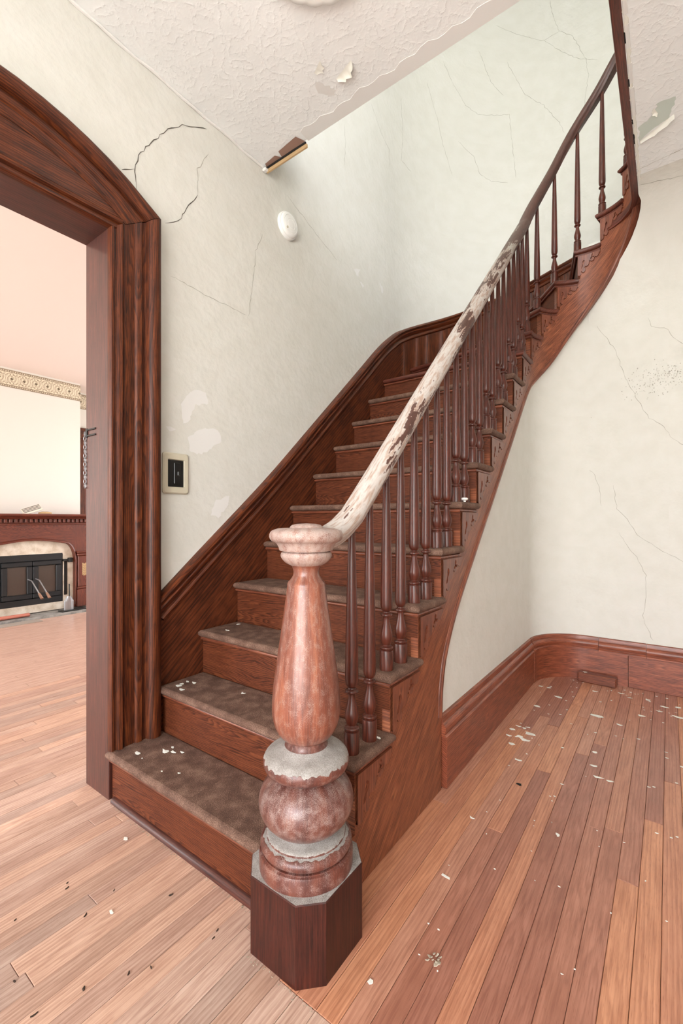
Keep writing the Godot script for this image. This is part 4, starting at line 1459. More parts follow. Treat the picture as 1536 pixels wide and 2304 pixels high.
	var cm := part("cap", st, M.newel_cap, o, "bleached dusty cap")
	st = begin()
	lathe(st, c, [Vector2(0.052, 1.0755), Vector2(0.044, 1.0775), Vector2(0.0425, 1.081), Vector2(0.038, 1.0845), Vector2(0.025, 1.0875), Vector2(0.0, 1.089)], 40, true)
	part("button", st, M.newel_cap, cm)


# layer of dust lying on part of a turned shape: follows prof from its first point, with a ragged far edge
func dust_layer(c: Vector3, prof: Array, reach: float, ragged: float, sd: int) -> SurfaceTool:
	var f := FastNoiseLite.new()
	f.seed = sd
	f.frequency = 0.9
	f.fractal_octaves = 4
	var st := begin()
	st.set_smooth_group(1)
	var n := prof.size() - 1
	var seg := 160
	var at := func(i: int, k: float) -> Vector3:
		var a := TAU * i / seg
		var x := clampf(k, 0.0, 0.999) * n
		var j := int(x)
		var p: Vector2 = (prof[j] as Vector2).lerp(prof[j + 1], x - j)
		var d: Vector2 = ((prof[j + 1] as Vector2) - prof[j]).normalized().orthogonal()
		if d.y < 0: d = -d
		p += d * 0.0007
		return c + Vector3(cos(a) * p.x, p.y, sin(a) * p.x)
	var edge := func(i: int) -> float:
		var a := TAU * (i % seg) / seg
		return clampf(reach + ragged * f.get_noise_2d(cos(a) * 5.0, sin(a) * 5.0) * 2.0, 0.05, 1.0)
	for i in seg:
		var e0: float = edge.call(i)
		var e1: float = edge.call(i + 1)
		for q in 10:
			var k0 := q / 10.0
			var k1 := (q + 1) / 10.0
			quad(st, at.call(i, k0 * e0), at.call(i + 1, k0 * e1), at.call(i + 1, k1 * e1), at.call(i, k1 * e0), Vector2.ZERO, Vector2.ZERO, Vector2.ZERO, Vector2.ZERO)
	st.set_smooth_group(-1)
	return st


# ------------------------------------------------------------------ handrail and balusters
func baluster_mesh(height: float) -> ArrayMesh:
	var p: Array = [Vector2(0.0, 0.0), Vector2(0.0235, 0.0), Vector2(0.0238, 0.062), Vector2(0.0225, 0.066), Vector2(0.0195, 0.067), Vector2(0.0195, 0.069)]
	p.append_array(arc2(Vector2(0.0185, 0.0745), Vector2(0.0045, 0.0048), -70, 70, 5))
	p.append_array([Vector2(0.0165, 0.0805), Vector2(0.0140, 0.083)])
	p.append_array(smooth([Vector2(0.0138, 0.0835), Vector2(0.0175, 0.094), Vector2(0.0210, 0.108), Vector2(0.0205, 0.122), Vector2(0.0160, 0.142), Vector2(0.0118, 0.160), Vector2(0.0106, 0.172), Vector2(0.0112, 0.179)], 4))
	p.append_array([Vector2(0.0125, 0.181), Vector2(0.0195, 0.1835), Vector2(0.0205, 0.187), Vector2(0.0190, 0.190), Vector2(0.0120, 0.1935), Vector2(0.0108, 0.197)])
	p.append_array(smooth([Vector2(0.0115, 0.198), Vector2(0.0160, 0.203), Vector2(0.0195, 0.213), Vector2(0.0206, 0.230), Vector2(0.0200, 0.275), Vector2(0.0165, 0.275 + (height - 0.275) * 0.42), Vector2(0.0105, height - 0.02), Vector2(0.0100, height)], 5))
	var st := begin()
	lathe(st, Vector3.ZERO, p, 20, false, 1.1)
	return finish(st)

func railing() -> void:
	var o := thing("stair_railing", "stair railing with a worn bleached handrail over slim turned balusters", "stair railing", Vector3(-0.775, 0.4, -1.2))
	var pts: Array = []
	var rs: Array = []
	var us: Array = []
	var t := 0.93
	while t < 5.5:
		pts.append(sp(t, -0.03, table(rail_tab, t)))
		t += 0.02 if t < 1.3 or t > 3.0 and t < 4.2 else 0.06
	t = 0.93
	for i in pts.size():
		var tg: Vector3 = ((pts[mini(i + 1, pts.size() - 1)] as Vector3) - pts[maxi(i - 1, 0)]).normalized()
		var p: Vector3 = pts[i]
		var r := Vector3(1, 0, 0)
		if p.z < CZ: r = Vector3(CX - p.x, 0, CZ - p.z).normalized()
		elif p.x > CX: r = Vector3(-1, 0, 0)
		var u: Vector3 = r.cross(tg).normalized()
		if u.y < 0: u = -u
		rs.append(r); us.append(u)
	var prof := smooth([Vector2(-0.022, -0.031), Vector2(0.0, -0.032), Vector2(0.022, -0.031), Vector2(0.027, -0.021), Vector2(0.037, -0.010), Vector2(0.0385, 0.005), Vector2(0.031, 0.021), Vector2(0.015, 0.0295), Vector2(0.0, 0.031), Vector2(-0.015, 0.0295), Vector2(-0.031, 0.021), Vector2(-0.0385, 0.005), Vector2(-0.037, -0.010), Vector2(-0.027, -0.021)], 2)
	prof.remove_at(prof.size() - 1)
	var st := begin()
	sweep(st, pts, rs, us, prof, true, true, 1.5, 0.3, Vector2.ZERO, true)
	part("handrail", st, M.rail, o, "worn handrail, bleached low down and dark varnished above")
	var made := {}
	var spots: Array = []
	for k in range(2, 12):
		spots.append([k, tn[k] + 0.055])
		spots.append([k, tn[k] + 0.155])
	for k in range(12, 18): spots.append([k, tn[k] + (0.05 if k == 12 else 0.028)])
	for q in [3.95, 4.07, 4.18, 4.29]: spots.append([17, q])
	for s in spots:
		var y: float = s[0] * RISE
		var hgt: float = table(rail_tab, s[1]) - 0.026 * sqrt(2.0) - y
		hgt = snappedf(hgt, 0.004)
		if not made.has(hgt): made[hgt] = baluster_mesh(hgt + 0.006)
		var b := MeshInstance3D.new()
		b.name = "baluster"
		b.mesh = made[hgt]
		b.material_override = M.baluster
		o.add_child(b, true)
		b.position = sp(s[1], -0.03, y) - o.position
		b.rotation.y = rng.randf() * TAU


# ------------------------------------------------------------------ things on the wall and ceiling
func torus(st: SurfaceTool, c: Vector3, ax: Vector3, ay: Vector3, rx: float, ry: float, r: float, n := 14, m := 6) -> void:
	st.set_smooth_group(1)
	var az := ax.cross(ay).normalized()
	var at := func(i: int, j: int) -> Vector3:
		var a := TAU * i / n
		var b := TAU * j / m
		var d := (ax * cos(a) * rx + ay * sin(a) * ry)
		var nrm := (ax * cos(a) + ay * sin(a)).normalized()
		return c + d + nrm * r * cos(b) + az * r * sin(b)
	for i in n:
		for j in m:
			quad(st, at.call(i, j), at.call(i + 1, j), at.call(i + 1, j + 1), at.call(i, j + 1), Vector2.ZERO, Vector2.ZERO, Vector2.ZERO, Vector2.ZERO)
	st.set_smooth_group(-1)

# turned shape on a wall: prof holds (radius, distance from the wall), axis along +x
func wall_lathe(st: SurfaceTool, c: Vector3, prof: Array, seg := 40) -> void:
	for j in prof.size() - 1:
		st.set_smooth_group(j + 1 if j > 0 and ((prof[j] - prof[j - 1]) as Vector2).normalized().dot(((prof[j + 1] - prof[j]) as Vector2).normalized()) < 0.75 else 1)
		for i in seg:
			var p: Array = []
			for q in [[i, j], [i + 1, j], [i + 1, j + 1], [i, j + 1]]:
				var a: float = TAU * q[0] / seg
				var v: Vector2 = prof[q[1]]
				p.append(c + Vector3(v.y, cos(a) * v.x, sin(a) * v.x))
			quad(st, p[0], p[1], p[2], p[3], Vector2.ZERO, Vector2.ZERO, Vector2.ZERO, Vector2.ZERO)
	st.set_smooth_group(-1)

func wall_things() -> void:
	# round alarm
	var c := Vector3(WX, 2.779, -1.869)
	var o := thing("smoke_alarm", "round white smoke alarm fixed to the plaster wall beside the stairs", "smoke alarm", c)
	var st := begin()
	wall_lathe(st, c, [Vector2(0.075, 0.0), Vector2(0.075, 0.014), Vector2(0.072, 0.018), Vector2(0.066, 0.019)])
	part("base", st, M.white_plastic, o)
	st = begin()
	wall_lathe(st, c, [Vector2(0.068, 0.017), Vector2(0.067, 0.026), Vector2(0.062, 0.031), Vector2(0.052, 0.033), Vector2(0.050, 0.0315), Vector2(0.047, 0.0335), Vector2(0.030, 0.0365), Vector2(0.028, 0.035), Vector2(0.025, 0.037), Vector2(0.0, 0.038)])
	part("cover", st, M.white_plastic, o)
	st = begin()
	wall_lathe(st, c + Vector3(0, -0.03, 0.03), [Vector2(0.006, 0.030), Vector2(0.006, 0.037), Vector2(0.0, 0.0375)], 12)
	part("button", st, M.cream_plastic, o)
	# wall plate beside the door casing
	c = Vector3(WX, 1.302, -1.152)
	o = thing("wall_plate", "cream wall plate with a dark switch opening beside the door casing", "switch plate", c)
	st = begin()
	var rect := func(hz: float, hy: float, r: float, x: float) -> Array:
		var p: Array = []
		for q in [[1, 1, 0], [-1, 1, 90], [-1, -1, 180], [1, -1, 270]]:
			for a in arc2(Vector2(q[0] * (hz - r), q[1] * (hy - r)), Vector2(r, r), q[2], q[2] + 90, 4): p.append(Vector3(WX + x, 1.302 + a.y, -1.152 - a.x))
		return p
	var rings := [rect.call(0.064, 0.0905, 0.012, 0.0), rect.call(0.064, 0.0905, 0.012, 0.006), rect.call(0.058, 0.085, 0.010, 0.011), rect.call(0.042, 0.062, 0.004, 0.011), rect.call(0.040, 0.059, 0.003, 0.003)]
	for i in rings.size() - 1:
		for j in 20:
			var k := (j + 1) % 20
			quad(st, rings[i][j], rings[i][k], rings[i + 1][k], rings[i + 1][j], Vector2.ZERO, Vector2.ZERO, Vector2.ZERO, Vector2.ZERO)
	part("plate", st, M.cream_plastic, o)
	st = begin()
	boxc(st, Vector3(WX + 0.001, 1.243, -1.192), Vector3(WX + 0.004, 1.361, -1.112), 0.001)
	part("recess", st, M.black_plastic, o)
	st = begin()
	boxc(st, Vector3(WX + 0.003, 1.255, -1.176), Vector3(WX + 0.009, 1.35, -1.142), 0.003)
	part("rocker", st, M.black_plastic, o)
	st = begin()
	boxc(st, Vector3(WX + 0.006, 1.292, -1.168), Vector3(WX + 0.013, 1.312, -1.158), 0.003)
	part("toggle", st, M.black_plastic, o)
	# safety chain on the jamb
	o = thing("door_chain", "short steel safety chain hanging from a bracket on the door jamb", "chain", Vector3(-1.948, 1.21, -0.858))
	st = begin()
	for yy in [1.468, 1.444]:
		boxc(st, Vector3(-1.945, yy - 0.0035, -0.859), Vector3(-1.865, yy + 0.0035, -0.855), 0.0015)
	boxc(st, Vector3(-1.946, 1.438, -0.8595), Vector3(-1.934, 1.474, -0.8545), 0.001)
	part("bracket", st, M.iron, o)
	for i in 13:
		st = begin()
		var flat := i % 2 == 0
		torus(st, Vector3(-1.950, 1.452 - i * 0.0178, -0.855), Vector3(0.6, 0, 0.8) if flat else Vector3(0.8, 0, -0.6), Vector3.UP, 0.0052, 0.0104, 0.0018, 12, 6)
		part("chain_link", st, M.steel, o)
	# ceiling light, its edge just in view
	c = Vector3(-0.892, CEIL, -1.056)
	o = thing("ceiling_light", "round white ceiling light with a scalloped rim above the newel post", "ceiling light", c)
	st = begin()
	var rp := func(a: float, r: float) -> Vector3: return c + Vector3(cos(a) * r, 0, sin(a) * r)
	st.set_smooth_group(1)
	for i in 144:
		var a0 := TAU * i / 144.0
		var a1 := TAU * (i + 1) / 144.0
		var s0 := 0.25 + 0.008 * absf(sin(a0 * 12.0))
		var s1 := 0.25 + 0.008 * absf(sin(a1 * 12.0))
		var prev: Array = [rp.call(a0, s0), rp.call(a1, s1)]
		for q in [[1.0, 0.012], [0.96, 0.028], [0.88, 0.036], [0.8, 0.034]]:
			var now: Array = [rp.call(a0, s0 * q[0]) - Vector3(0, q[1], 0), rp.call(a1, s1 * q[0]) - Vector3(0, q[1], 0)]
			quad(st, prev[0], prev[1], now[1], now[0], Vector2.ZERO, Vector2.ZERO, Vector2.ZERO, Vector2.ZERO)
			prev = now
	part("rim", st, M.white_plastic, o)
	st = begin()
	var dome: Array = []
	for i in 10:
		var a := PI / 2 * i / 9.0
		dome.append(Vector2(maxf(0.205 * cos(a), 0.0), -0.03 - 0.05 * sin(a)))
	lathe(st, c, dome, 40, true)
	part("glass", st, M.lamp_glass, o)
	var l := OmniLight3D.new()
	l.name = "lamp_light"
	l.light_color = Color(1.0, 0.97, 0.93)
	l.light_energy = 0.05
	l.light_size = 0.16
	l.omni_range = 12.0
	l.omni_attenuation = 2.0
	l.shadow_enabled = true
	o.add_child(l)
	l.position = Vector3(0, -0.27, 0)



# ------------------------------------------------------------------ the room beyond the doorway
func next_room() -> void:
	var st := begin()
	slab(st, Vector3(-6.45, 2.78, -4.7), Vector3(-1.94, 2.9, 2.6))
	structure("ceiling_next_room", st, M.pink_ceiling, "pale pinkish ceiling of the room beyond the doorway", "ceiling")
	st = begin()
	slab(st, Vector3(-6.45, 0, -4.7), Vector3(-6.3, 2.9, 2.6))
	wall_with_holes(st, 2, -4.7, -4.6, -6.3, -1.94, 0.0, 2.9, [[-4.9, -3.5, 0.5, 2.5]])
	slab(st, Vector3(-6.3, 0, -2.53), Vector3(-5.9, 2.9, -1.40))
	var wl := structure("wall_next_room", st, M.cream_wall, "cream walls and chimney breast of the room beyond the doorway", "wall")
	# inner faces of the shared wall
	st = begin()
	quad(st, Vector3(-1.945, 0, -4.6), Vector3(-1.945, 2.9, -4.6), Vector3(-1.945, 2.9, -0.885), Vector3(-1.945, 0, -0.885), Vector2.ZERO, Vector2.ZERO, Vector2.ZERO, Vector2.ZERO)
	quad(st, Vector3(-1.945, 0, -0.055), Vector3(-1.945, 2.9, -0.055), Vector3(-1.945, 2.9, 2.6), Vector3(-1.945, 0, 2.6), Vector2.ZERO, Vector2.ZERO, Vector2.ZERO, Vector2.ZERO)
	part("plaster_face", st, M.cream_wall, wl)
	# paper border under the ceiling
	st = begin()
	var strip := func(a: Vector3, b: Vector3, u0: float, u1: float) -> void:
		quad(st, a, b, b + Vector3(0, 0.195, 0), a + Vector3(0, 0.195, 0), Vector2(u0, 1), Vector2(u1, 1), Vector2(u1, 0), Vector2(u0, 0))
	strip.call(Vector3(-5.897, 2.565, -1.40), Vector3(-5.897, 2.565, -2.533), 0.0, 1.2)
	strip.call(Vector3(-6.297, 2.565, -2.53), Vector3(-6.297, 2.565, -4.6), 0.0, 2.2)
	strip.call(Vector3(-6.297, 2.565, 2.6), Vector3(-6.297, 2.565, -1.40), 0.0, 4.2)
	var bo := part("wallpaper_border", st, M.border, self)
	tag(bo, "patterned wallpaper border along the top of the cream wall", "wallpaper border", "", "structure")
	# casing of a far door in the recess
	var d := thing("door_2", "red brown door casing in the recess past the fireplace", "door", Vector3(-6.28, 0, -3.1), "", "structure")
	for q in [[-2.75, -2.60], [-3.60, -3.45]]:
		st = begin()
		boxc(st, Vector3(-6.30, 0, q[0]), Vector3(-6.26, 2.30, q[1]), 0.006, Vector3.UP)
		part("casing", st, M.casing, d)
	st = begin()
	boxc(st, Vector3(-6.30, 2.16, -3.60), Vector3(-6.255, 2.31, -2.60), 0.006, Vector3(0, 0, 1))
	part("head_casing", st, M.casing, d)
	st = begin()
	boxc(st, Vector3(-6.30, 0, -3.45), Vector3(-6.28, 2.16, -2.75), 0.002, Vector3.UP)
	part("leaf", st, M.mantel, d)
	fireplace()


func fireplace() -> void:
	var zc := -1.965
	var fx := -5.75        # front face of the mantelpiece
	var o := thing("mantelpiece", "red brown wooden mantelpiece with dentils round the stove", "mantelpiece", Vector3(-5.85, 0, zc))
	# front board with its low arch
	var st := begin()
	var arch: Array = []
	arch.append_array(arc2(Vector2(zc - 0.33, 0.60), Vector2(0.105, 0.215), 180, 105, 6))
	for i in 9:
		var u := i / 8.0
		arch.append(Vector2(lerpf(zc - 0.30, zc + 0.30, u), 0.822 + 0.035 * sin(PI * u)))
	arch.append_array(arc2(Vector2(zc + 0.33, 0.60), Vector2(0.105, 0.215), 75, 0, 6))
	for i in arch.size() - 1:
		var a: Vector2 = arch[i]
		var b: Vector2 = arch[i + 1]
		face(st, Vector3(fx, a.y, a.x), Vector3(fx, b.y, b.x), Vector3(fx, 1.04, b.x), Vector3(fx, 1.04, a.x), Vector3(0, 0, 1), Vector2(0.25, 0.1))
		face(st, Vector3(fx, a.y, a.x), Vector3(fx, b.y, b.x), Vector3(fx - 0.05, b.y, b.x), Vector3(fx - 0.05, a.y, a.x), Vector3(0, 0, 1))
	for s in [-1.0, 1.0]:
		var z0: float = zc + s * 0.435
		var z1: float = zc + s * 0.62
		face(st, Vector3(fx, 0.05, z0), Vector3(fx, 0.05, z1), Vector3(fx, 1.04, z1), Vector3(fx, 1.04, z0), Vector3.UP)
		face(st, Vector3(fx, 0.05, z1), Vector3(-5.9, 0.05, z1), Vector3(-5.9, 1.04, z1), Vector3(fx, 1.04, z1), Vector3.UP)
		face(st, Vector3(fx, 0.05, z0), Vector3(fx - 0.05, 0.05, z0), Vector3(fx - 0.05, 0.6, z0), Vector3(fx, 0.6, z0), Vector3.UP)
	part("front_board", st, M.mantel, o)
	# arch moulding
	st = begin()
	var ap: Array = [Vector3(fx, 0.08, zc - 0.435)]
	for a in arch: ap.append(Vector3(fx, a.y, a.x))
	ap.append(Vector3(fx, 0.08, zc + 0.435))
	var ar: Array = []
	var au: Array = []
	for i in ap.size():
		var tg: Vector3 = ((ap[mini(i + 1, ap.size() - 1)] as Vector3) - ap[maxi(i - 1, 0)]).normalized()
		ar.append(Vector3(1, 0, 0)); au.append(Vector3(0, tg.z, -tg.y))
	sweep(st, ap, ar, au, [Vector2(-0.01, 0), Vector2(0.018, 0), Vector2(0.022, 0.008), Vector2(0.018, 0.018), Vector2(0.012, 0.024), Vector2(0, 0.026)])
	part("arch_moulding", st, M.mantel, o)
	# pilasters with a carved leaf
	for s in [-1.0, 1.0]:
		var z: float = zc + s * 0.535
		st = begin()
		boxc(st, Vector3(fx - 0.01, 0.05, z - 0.085), Vector3(fx + 0.045, 0.255, z + 0.085), 0.006, Vector3.UP)
		boxc(st, Vector3(fx - 0.01, 0.255, z - 0.078), Vector3(fx + 0.036, 0.285, z + 0.078), 0.01, Vector3(0, 0, 1))
		boxc(st, Vector3(fx - 0.01, 0.285, z - 0.07), Vector3(fx + 0.028, 0.66, z + 0.07), 0.008, Vector3.UP)
		boxc(st, Vector3(fx - 0.01, 0.66, z - 0.08), Vector3(fx + 0.038, 0.69, z + 0.08), 0.008, Vector3(0, 0, 1))
		boxc(st, Vector3(fx - 0.01, 0.69, z - 0.086), Vector3(fx + 0.046, 0.715, z + 0.086), 0.01, Vector3(0, 0, 1))
		var pl := part("pilaster", st, M.mantel, o)
		st = begin()
		for i in 7:
			for e in [-1.0, 1.0]:
				var cc := Vector3(fx + 0.030, 0.43 + i * 0.021, z + e * 0.012)
				torus(st, cc, Vector3(0, 0.75, 0.65 * e), Vector3(0, -0.65 * e, 0.75) * 0.5, 0.013, 0.012, 0.005, 8, 5)
		part("carved_leaf", st, M.tan, pl)
	# cornice: bands, dentils, shelf
	st = begin()
	boxc(st, Vector3(-5.9, 1.035, zc - 0.635), Vector3(fx + 0.02, 1.055, zc + 0.635), 0.005, Vector3(0, 0, 1))
	boxc(st, Vector3(-5.9, 1.055, zc - 0.625), Vector3(fx + 0.008, 1.105, zc + 0.625), 0.002, Vector3(0, 0, 1))
	part("dentil_band", st, M.mantel, o)
	for i in 26:
		var z := lerpf(zc - 0.60, zc + 0.60, i / 25.0)
		st = begin()
		boxc(st, Vector3(fx, 1.062, z - 0.014), Vector3(fx + 0.036, 1.10, z + 0.014), 0.003, Vector3.UP)
		part("dentil", st, M.mantel, o)
	st = begin()
	run(st, Vector3(fx, 1.10, zc - 0.69), Vector3(fx, 1.10, zc + 0.69), Vector3(1, 0, 0), Vector3.UP, [Vector2(-0.15, 0), Vector2(0.045, 0), Vector2(0.055, 0.008), Vector2(0.075, 0.020), Vector2(0.10, 0.026), Vector2(0.13, 0.030), Vector2(0.145, 0.036), Vector2(0.15, 0.046), Vector2(0.145, 0.058), Vector2(-0.15, 0.06)])
	part("shelf", st, M.mantel, o)
	# stone surround behind the arch
	var su := thing("stove_surround", "cream stone slab round the stove below the wooden arch", "fire surround", Vector3(-5.85, 0, zc))
	st = begin()
	slab(st, Vector3(-5.9, 0.04, zc - 0.44), Vector3(fx - 0.04, 0.13, zc + 0.44))
	slab(st, Vector3(-5.9, 0.69, zc - 0.44), Vector3(fx - 0.04, 0.90, zc + 0.44))
	slab(st, Vector3(-5.9, 0.13, zc - 0.44), Vector3(fx - 0.04, 0.69, zc - 0.325))
	slab(st, Vector3(-5.9, 0.13, zc + 0.305), Vector3(fx - 0.04, 0.69, zc + 0.44))
	part("slab", st, M.surround, su)
	st = begin()
	boxc(st, Vector3(fx - 0.042, 0.20, zc - 0.372), Vector3(fx - 0.036, 0.60, zc - 0.338), 0.001)
	part("side_slot", st, M.dark_gap, su)
	# stove with two glazed doors
	var sx := fx - 0.035
	var s := thing("wood_stove", "black iron stove insert with two glazed doors", "stove", Vector3(-5.8, 0.13, zc))
	st = begin()
	boxc(st, Vector3(-5.9, 0.13, zc - 0.32), Vector3(sx, 0.20, zc + 0.30), 0.003)
	boxc(st, Vector3(-5.9, 0.625, zc - 0.32), Vector3(sx, 0.70, zc + 0.30), 0.003)
	boxc(st, Vector3(-5.9, 0.20, zc - 0.32), Vector3(sx - 0.005, 0.625, zc - 0.305), 0.002)
	boxc(st, Vector3(-5.9, 0.20, zc + 0.285), Vector3(sx - 0.005, 0.625, zc + 0.30), 0.002)
	slab(st, Vector3(-5.895, 0.20, zc - 0.31), Vector3(-5.885, 0.63, zc + 0.29))
	part("body", st, M.stove_black, s)
	for q in [[zc - 0.303, zc - 0.013], [zc - 0.009, zc + 0.283]]:
		st = begin()
		var a: float = q[0]
		var b: float = q[1]
		var f := 0.055
		boxc(st, Vector3(sx - 0.02, 0.203, a), Vector3(sx + 0.012, 0.203 + f, b), 0.008)
		boxc(st, Vector3(sx - 0.02, 0.622 - f, a), Vector3(sx + 0.012, 0.622, b), 0.008)
		boxc(st, Vector3(sx - 0.02, 0.203 + f, a), Vector3(sx + 0.012, 0.622 - f, a + f), 0.008)
		boxc(st, Vector3(sx - 0.02, 0.203 + f, b - f), Vector3(sx + 0.012, 0.622 - f, b), 0.008)
		var dr := part("door", st, M.stove_black, s)
		st = begin()
		slab(st, Vector3(sx - 0.014, 0.245, a + f - 0.01), Vector3(sx - 0.010, 0.58, b - f + 0.01))
		part("glass", st, M.sooty_glass, dr)
	for i in 2:
		st = begin()
		var z := zc - 0.055 + i * 0.075
		var p0 := Vector3(sx + 0.02, 0.425, z + 0.02)
		var p1 := Vector3(sx + 0.07, 0.41, z)
		var p2 := Vector3(sx + 0.13, 0.27, z - 0.05)
		var rod := arc2(Vector2.ZERO, Vector2(0.007, 0.007), 0, 315, 7)
		sweep(st, [p0, p1, p2], [Vector3(0, 0, 1), Vector3(0, 0, 1), Vector3(0, 0, 1)], [Vector3.UP, Vector3(0.7, 0.7, 0), Vector3(0.8, 0.5, 0)], rod)
		var hd := part("handle", st, M.steel, s)
		st = begin()
		var p3 := p2 + (p2 - p1) * 0.42
		sweep(st, [p2, p3], [Vector3(0, 0, 1), Vector3(0, 0, 1.3)], [Vector3(0.8, 0.5, 0), Vector3(1.04, 0.65, 0)], arc2(Vector2.ZERO, Vector2(0.013, 0.013), 0, 315, 7))
		part("grip", st, M.grip, hd)
	st = begin()
	boxc(st, Vector3(sx - 0.01, 0.60, zc - 0.40), Vector3(sx + 0.02, 0.625, zc - 0.32), 0.004)
	boxc(st, Vector3(sx - 0.01, 0.585, zc - 0.42), Vector3(sx + 0.03, 0.64, zc - 0.375), 0.004)
	part("damper_latch", st, M.iron, s)
	# hearth and what lies on it
	var hh := part("hearth_slab", _box(Vector3(-5.9, -0.005, -2.55), Vector3(-5.56, 0.03, -1.38), 0.004), M.hearth, self)
	tag(hh, "low grey stone hearth slab in front of the stove", "hearth")
	var sh := thing("ash_shovel", "grey steel ash scoop standing upright on the hearth", "ash shovel", Vector3(-5.66, 0.03, -2.30))
	st = begin()
	var sc: Array = []
	for i in 9:
		var a := deg_to_rad(lerpf(-75, 75, i / 8.0))
		sc.append(Vector2(sin(a) * 0.055, cos(a) * 0.03))
	for i in 8:
		for lv in [[0.0, 0.11, 1.0, 1.0], [0.11, 0.17, 1.0, 0.45]]:
			var p := func(j: int, y: float, w: float) -> Vector3: return Vector3(-5.66 + sc[j].y, 0.03 + y, -2.30 + sc[j].x * w)
			quad(st, p.call(i, lv[0], lv[2]), p.call(i + 1, lv[0], lv[2]), p.call(i + 1, lv[1], lv[3]), p.call(i, lv[1], lv[3]), Vector2.ZERO, Vector2.ZERO, Vector2.ZERO, Vector2.ZERO)
	part("scoop", st, M.steel, sh)
	st = begin()
	run(st, Vector3(-5.64, 0.19, -2.30), Vector3(-5.67, 0.34, -2.31), Vector3(0, 0, 1), Vector3(1, 0, 0), arc2(Vector2.ZERO, Vector2(0.007, 0.007), 0, 315, 7))
	part("handle", st, M.iron, sh)
	var tray := part("iron_tray", _box(Vector3(-5.70, 0.03, -2.47), Vector3(-5.585, 0.042, -2.20), 0.004), M.iron, self)
	tag(tray, "flat dark iron tray under the ash scoop", "tray")
	var bar := begin()
	run(bar, Vector3(-5.63, 0.058, -1.42), Vector3(-5.66, 0.050, -1.90), Vector3(1, 0, 0), Vector3.UP, arc2(Vector2.ZERO, Vector2(0.028, 0.02), 0, 330, 11))
	tag(part("red_roll", bar, M.brick, self), "long faded red roll lying at the front of the hearth", "roll")
	tag(part("floor_sheet", _box(Vector3(-5.60, 0.0, -1.95), Vector3(-5.42, 0.008, -1.30), 0.002), M.board_grey, self), "thin greyish sheet lying on the floor before the hearth", "sheet")
	# on the shelf
	var bk := thing("booklet", "small printed booklet leaning on the mantel shelf", "booklet", Vector3(-5.68, 1.16, -1.93))
	var xf := Transform3D(Basis(Vector3(1, 0, 0), deg_to_rad(20)) * Basis(Vector3(0, 0, 1), deg_to_rad(-52)), Vector3(-5.67, 1.206, -1.93))
	st = begin()
	boxc(st, Vector3(-0.042, -0.005, -0.095), Vector3(0.042, 0.005, 0.095), 0.001, Vector3(1, 0, 0), Vector2.ZERO, xf)
	part("pages", st, M.paper, bk)
	st = begin()
	for i in 4:
		boxc(st, Vector3(-0.036 + i * 0.016, 0.0048, -0.088), Vector3(-0.028 + i * 0.016, 0.0058, 0.088), 0.0, Vector3(1, 0, 0), Vector2.ZERO, xf)
	part("cover_print", st, M.print, bk)
	var sl := begin()
	lathe(sl, Vector3(-5.67, 1.16, -2.06), [Vector2(0.0, 0.0), Vector2(0.062, 0.0), Vector2(0.066, 0.005), Vector2(0.062, 0.016), Vector2(0.03, 0.024), Vector2(0.0, 0.024)], 20, true)
	tag(part("tan_dish", sl, M.tan, self), "low tan dish beside the booklet on the mantel shelf", "dish")

func _box(lo: Vector3, hi: Vector3, ch: float) -> SurfaceTool:
	var st := begin()
	boxc(st, lo, hi, ch)
	return st


